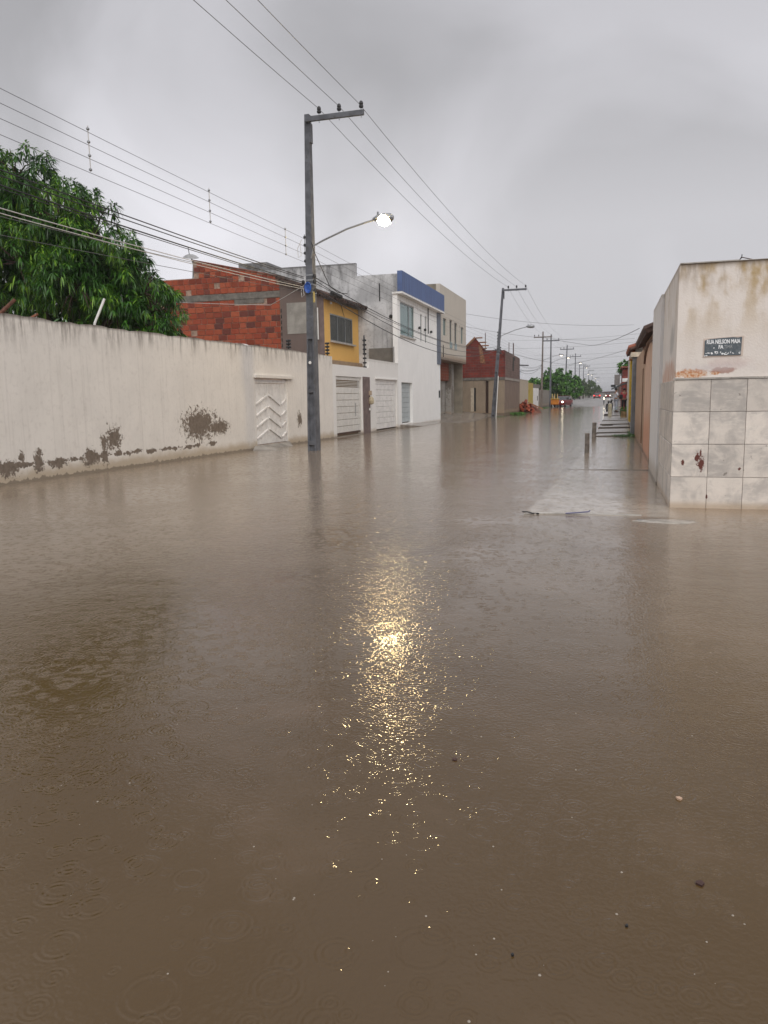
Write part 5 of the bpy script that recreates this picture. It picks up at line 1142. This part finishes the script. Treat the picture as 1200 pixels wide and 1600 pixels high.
# ------------------------------------------------------------------ vehicles
M['tyre'] = simple('tyre_rubber', (.02, .02, .02), .8, .1, 20)
M['carglass'] = simple('car_glass', (.02, .024, .028), .08, .05, 5, spec=.8, bump=0)
def car(x, y, z, rot, paint, label, front_on=False, rear_on=False, name='parked_car', L_=4.0, Wd=1.68, H_=1.45):
    c = thing(name, label, 'car', (x, y, z)); c.rotation_euler = (0, 0, rot)
    hw = Wd / 2; m_ = MB()
    secs = [(-L_ / 2, .32, .62, .80), (-L_ / 2 + .15, .22, .86, .94), (-L_ / 2 + .9, .18, .90, 1.), (0, .18, .92, 1.), (L_ / 2 - 1.2, .18, .92, 1.), (L_ / 2 - .2, .2, .82, .95), (L_ / 2, .3, .62, .82)]
    for (yy, zb, zt_, k) in secs: m_.v += [(-hw * k * .92, yy, zb), (hw * k * .92, yy, zb), (hw * k, yy, (zb + zt_) / 2), (hw * k * .9, yy, zt_), (-hw * k * .9, yy, zt_), (-hw * k, yy, (zb + zt_) / 2)]
    for i in range(len(secs) - 1):
        for k in range(6): a = i * 6 + k; b = i * 6 + (k + 1) % 6; m_.f.append((a, b, b + 6, a + 6))
    m_.f += [tuple(range(6)), tuple(range(len(secs) * 6 - 1, len(secs) * 6 - 7, -1))]
    m_.build('body', paint, c, local=True)
    cs = [(-L_ / 2 + .15, .88, .88, .80), (-L_ / 2 + .55, .88, H_ - .05, .70), (.2, .88, H_ - .02, .72), (L_ / 2 - 1.35, .88, .90, .82)]
    m2 = MB()
    for (yy, zb, zt_, k) in cs: m2.v += [(-hw * .87, yy, zb), (hw * .87, yy, zb), (hw * k, yy, zt_), (-hw * k, yy, zt_)]
    for i in range(3):
        for k in range(4): a = i * 4 + k; b = i * 4 + (k + 1) % 4; m2.f.append((a, b, b + 4, a + 4))
    m2.f += [(0, 1, 2, 3), (15, 14, 13, 12)]
    m2.build('windows', M['carglass'], c, local=True)
    MB().box(-hw * .69, hw * .69, -L_ / 2 + .55, .2, H_ - .04, H_ + .02).build('roof', paint, c, bevel=.02, local=True)
    for sx2 in (-1, 1):
        for yy in (-L_ / 2 + .75, L_ / 2 - .8):
            w_ = MB().lathe((sx2 * (hw - .12), yy, .3), [(.02, -.1), (.24, -.1), (.3, -.07), (.3, .07), (.24, .1), (.02, .1)], 14, 'X').build('wheel', M['tyre'], c, local=True)
            MB().lathe((sx2 * (hw - .12), yy, .3), [(.02, -.11), (.17, -.108), (.17, .108), (.02, .11)], 10, 'X').build('rim', M['metal'], w_, local=True)
        MB().lathe((sx2 * (hw - .25), L_ / 2 - .12, .66), [(.02, 0), (.12, .02), (.11, .12), (.03, .16)], 10, 'Y').build('headlight', M['head_on'] if front_on else M['white_pl'], c, local=True)
        MB().box(sx2 * (hw - .17) - .1, sx2 * (hw - .17) + .1, -L_ / 2 + .0, -L_ / 2 + .1, .6, .88).build('tail_light', M['tail_on'] if rear_on else simple('red_lens', (.25, .01, .01), .3), c, bevel=.02, local=True)
    MB().box(-hw * .9, hw * .9, -L_ / 2 - .08, -L_ / 2 + .08, .3, .5).build('bumper', M['tyre'], c, bevel=.02, local=True)
    MB().box(-.22, .22, -L_ / 2 - .1, -L_ / 2 - .085, .52, .63).build('number_plate', M['white_pl'], c, local=True)
    return c
red = simple('red_car_paint', (.30, .015, .015), .25, .05, 5, spec=.6, bump=0); dk = simple('dark_green_car_paint', (.03, .04, .04), .25, .05, 5, spec=.6, bump=0)
rz_ = lambda y: max(0, ground_z(-4, y))
car(-3.3, 196, rz_(196), 0, red, 'red hatchback driving away with its tail lights on', rear_on=True, name='moving_car')
car(-7.4, 178, rz_(178), 0.03, dk, 'dark green parked car beside the grey far wall', name='parked_car')
car(-6.3, 108, 0, math.pi - .25, simple('maroon_car_paint', (.16, .012, .016), .3, .05, 5, spec=.6, bump=0), 'maroon car coming through the flood with its headlights on', front_on=True, name='moving_car')
car(-.9, 235, rz_(235), math.pi, red, 'distant red car coming with headlights on behind the motorcycle', front_on=True, name='moving_car')
car(-1.0, 275, rz_(275), 0, simple('rust_car_paint', (.2, .04, .02), .4), 'faint reddish car farthest down the road', rear_on=True, name='moving_car')
ct = thing('food_cart', 'orange hand cart with two upright poles at the flooded roadside', 'cart', (-6.9, 103, 0))
orange = simple('orange_paint', (.55, .19, .02), .5, .15, 6)
MB().box(-7.5, -6.5, 102.5, 103.6, .35, 1.05).build('box', orange, ct, bevel=.06)
MB().box(-7.55, -6.45, 102.4, 103.7, 1.05, 1.12).build('rim', simple('yellow_rim', (.6, .35, .03), .5), ct)
for x in (-7.35, -7.05, -6.7): MB().tube([(x, 103, 1.1), (x + .02, 103, 1.75)], .05, 6).build('pole', simple('yellow_pole', (.6, .45, .2), .5), ct)
for x in (-7.4, -6.6):
    w_ = MB().lathe((x, 103.0, .25), [(.02, -.06), (.3, -.05), (.3, .05), (.02, .06)], 12, 'X').build('wheel', M['tyre'], ct)
MB().tube([(-6.9, 103.6, .9), (-6.9, 104.4, 1.0), (-7.3, 104.4, 1.0)], .03, 5).build('handle', M['dark'], ct)
def motorcycle(x, y, z, rot, label, paint, lit=False, name='motorcycle'):
    c = thing(name, label, 'motorcycle', (x, y, z)); c.rotation_euler = (0, 0, rot)
    for yy in (-.62, .62):
        m_ = MB(); n = 16
        for k in range(n):
            a = 2 * math.pi * k / n
            for q in range(6):
                b = 2 * math.pi * q / 6; r_ = .27 + .045 * math.cos(b); m_.v.append((.045 * math.sin(b), yy + r_ * math.cos(a), .31 + r_ * math.sin(a)))
        for k in range(n):
            for q in range(6): m_.f.append((k * 6 + q, k * 6 + (q + 1) % 6, ((k + 1) % n) * 6 + (q + 1) % 6, ((k + 1) % n) * 6 + q))
        w_ = m_.build('wheel', M['tyre'], c, local=True); MB().lathe((0, yy, .31), [(.02, -.05), (.06, -.04), (.06, .04), (.02, .05)], 8, 'X').build('hub', M['metal'], w_, local=True)
    MB().tube([(0, .62, .31), (0, .42, .85), (0, .36, 1.02)], .03, 6).build('fork', M['metal'], c, local=True)
    MB().tube([(-.33, .3, 1.08), (-.1, .38, 1.03), (.1, .38, 1.03), (.33, .3, 1.08)], .018, 6).build('handlebar', M['dark'], c, local=True)
    MB().tube([(0, -.62, .31), (0, -.1, .38), (0, .36, .8)], .035, 6).build('frame', M['dark'], c, local=True)
    MB().lathe((0, -.05, .45), [(.05, -.12), (.14, -.08), (.14, .08), (.05, .12)], 8, 'X').build('engine', M['metal'], c, local=True)
    MB().tube([(0, .3, .82), (0, .1, .86), (0, -.1, .76)], [.07, .14, .08], 8).build('tank', paint, c, local=True)
    MB().tube([(0, -.05, .76), (0, -.4, .76), (0, -.75, .86)], [.08, .11, .06], 8).build('seat', M['tyre'], c, local=True)
    MB().tube([(0, -.62, .66), (0, -.85, .6), (0, -.95, .45)], [.07, .06, .04], 6).build('mudguard', paint, c, local=True)
    MB().lathe((0, .44, .9), [(.05, -.03), (.1, .0), (.1, .06), (.03, .08)], 10, 'Y').build('headlight', M['head_on'] if lit else M['white_pl'], c, local=True)
    for s_ in (-1, 1): MB().tube([(.28 * s_, .32, 1.08), (.33 * s_, .3, 1.25)], .012, 5).build('mirror', M['dark'], c, local=True)
    return c
motorcycle(-.12, 60.5, .24, math.pi * .92, 'white motorcycle parked on the right pavement beside the man in white', simple('white_bike_paint', (.55, .56, .58), .3))
motorcycle(-1.0, 118, .08, math.pi, 'motorcycle coming down the road with a bright headlight', simple('grey_bike_paint', (.3, .3, .3), .3), lit=True)

# ------------------------------------------------------------------ people
skin_m = simple('brown_skin', (.28, .15, .095), .5, .05, 9, bump=0); hair_m = simple('dark_hair', (.012, .01, .01), .7, .1, 30)
def skin_mesh(name, verts, edges, radii, mat, parent, sub=1):
    me = bpy.data.meshes.new(name + '_src'); me.from_pydata(verts, edges, []); o = bpy.data.objects.new(name + '_src', me); C.objects.link(o)
    md = o.modifiers.new('s', 'SKIN'); md.use_smooth_shade = True
    for v, r_ in zip(me.skin_vertices[0].data, radii): v.radius = r_ if isinstance(r_, tuple) else (r_, r_)
    me.skin_vertices[0].data[0].use_root = True
    o.modifiers.new('b', 'SUBSURF').levels = sub; o.modifiers['b'].render_levels = sub
    dg = bpy.context.evaluated_depsgraph_get(); dg.update(); em = bpy.data.meshes.new_from_object(o.evaluated_get(dg)); em.name = name
    bpy.data.objects.remove(o); em.materials.clear(); em.materials.append(mat)
    for p in em.polygons: p.use_smooth = True
    ob = bpy.data.objects.new(name, em); ob.parent = parent; C.objects.link(ob); return ob
def person(x, y, z, rot, label, shirt, trousers, arms, h=1.72, legs=None, bag=None):
    p = thing('person', label, 'person', (x, y, z)); p.rotation_euler = (0, 0, rot); s_ = h / 1.72
    lg = legs or ((-.10, 0), (.10, .04))
    V = [(0, 0, .95), (0, 0, 1.15), (0, .0, 1.36), (0, .01, 1.46), (0, .02, 1.53), (0, .02, 1.62), (0, .02, 1.68)]; Rr = [(.15, .10), (.13, .095), (.15, .10), (.06, .055), (.055, .055), (.078, .09), (.06, .07)]
    E_ = [(i, i + 1) for i in range(6)]
    for si, (lx, ly) in zip((-1, 1), lg):
        b = len(V); V += [(si * .095, 0, .88), (lx * .95, ly * .5 + .01, .50), (lx, ly, .09), (lx, ly + .13, .04)]; Rr += [.088, .058, .04, .035]; E_ += [(0, b), (b, b + 1), (b + 1, b + 2), (b + 2, b + 3)]
    for si, (el_, ha) in zip((-1, 1), arms):
        b = len(V); V += [(si * .19, 0, 1.37), el_, ha]; Rr += [.05, .038, .028]; E_ += [(2, b), (b, b + 1), (b + 1, b + 2)]
        dv = (Vector(ha) - Vector(el_)).normalized()
        for k, (ox, ln) in enumerate(((-.028, .075), (-.01, .09), (.01, .085), (.028, .07))):
            q = len(V); o2 = dv.orthogonal().normalized() * ox; V += [tuple(Vector(ha) + dv * .05 + o2), tuple(Vector(ha) + dv * (.05 + ln) + o2 + Vector((0, .02, -.01)))]; Rr += [.010, .008]; E_ += [(b + 2, q), (q, q + 1)]
        q = len(V); V += [tuple(Vector(ha) + dv * .03 + dv.orthogonal().cross(dv).normalized() * .04)]; Rr += [.010]; E_ += [(b + 2, q)]
    V = [tuple(c * s_ for c in v) for v in V]
    body = skin_mesh('body', V, E_, Rr, skin_m, p)
    # clothing: slightly larger shells
    TV = [(0, 0, .90), (0, 0, 1.15), (0, 0, 1.36), (0, .01, 1.44)]; TR = [(.172, .125), (.158, .118), (.172, .118), (.085, .075)]; TE = [(0, 1), (1, 2), (2, 3)]
    for si, (el_, ha) in zip((-1, 1), arms):
        b = len(TV); TV += [(si * .19, 0, 1.37), tuple(Vector((si * .19, 0, 1.37)).lerp(Vector(el_), .8))]; TR += [.068, .058]; TE += [(2, b), (b, b + 1)]
    skin_mesh('shirt', [tuple(c * s_ for c in v) for v in TV], TE, TR, shirt, p)
    LV = [(0, 0, .96)]; LR = [(.17, .12)]; LE = []
    for si, (lx, ly) in zip((-1, 1), lg):
        b = len(LV); LV += [(si * .095, 0, .86), (lx * .95, ly * .5 + .01, .5), (lx, ly, .12)]; LR += [.105, .078, .068]; LE += [(0, b), (b, b + 1), (b + 1, b + 2)]
    skin_mesh('trousers', [tuple(c * s_ for c in v) for v in LV], LE, LR, trousers, p)
    hm = MB(); hm.lathe((0, -.01, 1.625 * s_), [(.088, -.03), (.098, .03), (.085, .085), (.045, .12), (.01, .125)], 12); hm.build('hair', hair_m, p, smooth=True, local=True)
    fm = MB()
    for si in (-1, 1): fm.lathe((si * .03, .098, 1.63 * s_), [(.004, -.004), (.011, 0), (.004, .006)], 8, 'Y')
    fm.build('eye', hair_m, p, local=True)
    MB().add([(-.014, .10, 1.60 * s_), (.014, .10, 1.60 * s_), (0, .125, 1.605 * s_), (0, .10, 1.635 * s_)], [(0, 1, 2), (0, 2, 3), (1, 3, 2), (0, 3, 1)]).build('nose', skin_m, p, local=True)
    for (lx, ly) in lg: MB().tube([(lx * s_, ly - .06, .035), (lx * s_, ly + .06, .04), (lx * s_, ly + .17, .03)], [.04, .046, .035], 8).build('shoe', M['tyre'], p, local=True)
    return p
whites = simple('white_cotton', (.62, .64, .68), .8, .06, 8); pale = simple('pale_blue_denim', (.46, .50, .58), .8, .08, 8); redc = simple('red_cotton', (.42, .05, .06), .8, .08, 8); blk = simple('black_denim', (.02, .022, .026), .8, .1, 8)
person(.33, 58.5, .24, -math.pi / 2 + .3, 'man in white shirt and pale trousers standing in profile holding a dark bag', whites, pale, (((-.25, .10, 1.12), (-.16, .33, 1.10)), ((.25, .10, 1.12), (.16, .34, 1.10))))
person(.93, 60.3, .24, .2, 'person in red shirt and black trousers seen from behind near the wall', redc, blk, (((-.27, .02, 1.12), (-.24, .22, 1.08)), ((.27, .02, 1.1), (.25, .16, .95))))
hb = thing('shoulder_bag', 'dark bag held out by the man in white', 'bag', (.68, 58.45, 1.28))
MB().box(.55, .80, 58.3, 58.55, 1.20, 1.50).build('bag_body', M['tyre'], hb, bevel=.04); MB().tube([(.6, 58.42, 1.5), (.67, 58.42, 1.58), (.75, 58.42, 1.5)], .012, 5).build('strap', M['tyre'], hb)

# ------------------------------------------------------------------ rain splashes and floating bits
sp = MB(); rs2 = random.Random(21)
for k in range(170):
    y = 1.35 + (rs2.random() ** 1.5) * 9; x = rs2.uniform(-.95, .75) * y * .62 - .28 * y; s_ = rs2.uniform(.35, 1.) * .0036
    nr = rs2.randrange(3, 6)
    sp.lathe((x, y, -.001), [(s_ * 1.6, 0), (s_ * 1.1, s_ * .7), (s_ * .3, s_ * 1.1)], 6)
    if rs2.random() < .35: sp.lathe((x + rs2.uniform(-.01, .01), y, s_ * 2 + rs2.random() * .03), [(s_ * .1, 0), (s_ * .35, s_ * .5), (s_ * .1, s_)], 5)
tag(stuff(sp.build('rain_splashes', M['foam'], smooth=True)), 'tiny pale rain drop splashes scattered over the flood water', 'splashes')
def scrap(x, y, s_, mat, label):
    m_ = MB(); pts = [(x + s_ * math.cos(a * 1.26) * rs2.uniform(.5, 1), y + s_ * math.sin(a * 1.26) * rs2.uniform(.5, 1)) for a in range(5)]; m_.prism(pts, 'Z', -.004, .006)
    return tag(m_.build('floating_scrap', mat), label, 'litter')
brn = simple('soaked_leaf', (.06, .03, .025), .6)
scrap(.28, 2.88, .014, simple('pale_scrap', (.5, .34, .24), .6), 'small pale triangular scrap floating in the lower right of the water')
scrap(.30, 2.36, .018, brn, 'brown soaked leaf floating in the lower right of the water')
scrap(.08, 2.10, .006, M['dark'], 'tiny black speck floating left of the brown soaked leaf')
scrap(-.22, 1.90, .006, M['dark'], 'tiny black speck floating nearest the camera at the bottom')
scrap(-.59, 2.98, .018, brn, 'dark leaf floating below the lamp glitter')

# ------------------------------------------------------------------ rainy air
hz = MB().box(-300, 300, -35, 1500, -1.4, 13.5); hm_ = bpy.data.materials.new('haze_air'); hm_.use_nodes = True
ht = hm_.node_tree; ht.nodes.clear(); ho = ht.nodes.new('ShaderNodeOutputMaterial'); hv = ht.nodes.new('ShaderNodeVolumePrincipled')
hv.inputs['Color'].default_value = (.93, .935, .95, 1); hv.inputs['Density'].default_value = .0007; hv.inputs['Anisotropy'].default_value = .6
ht.links.new(hv.outputs[0], ho.inputs['Volume'])
stuff(hz.build('haze', hm_))
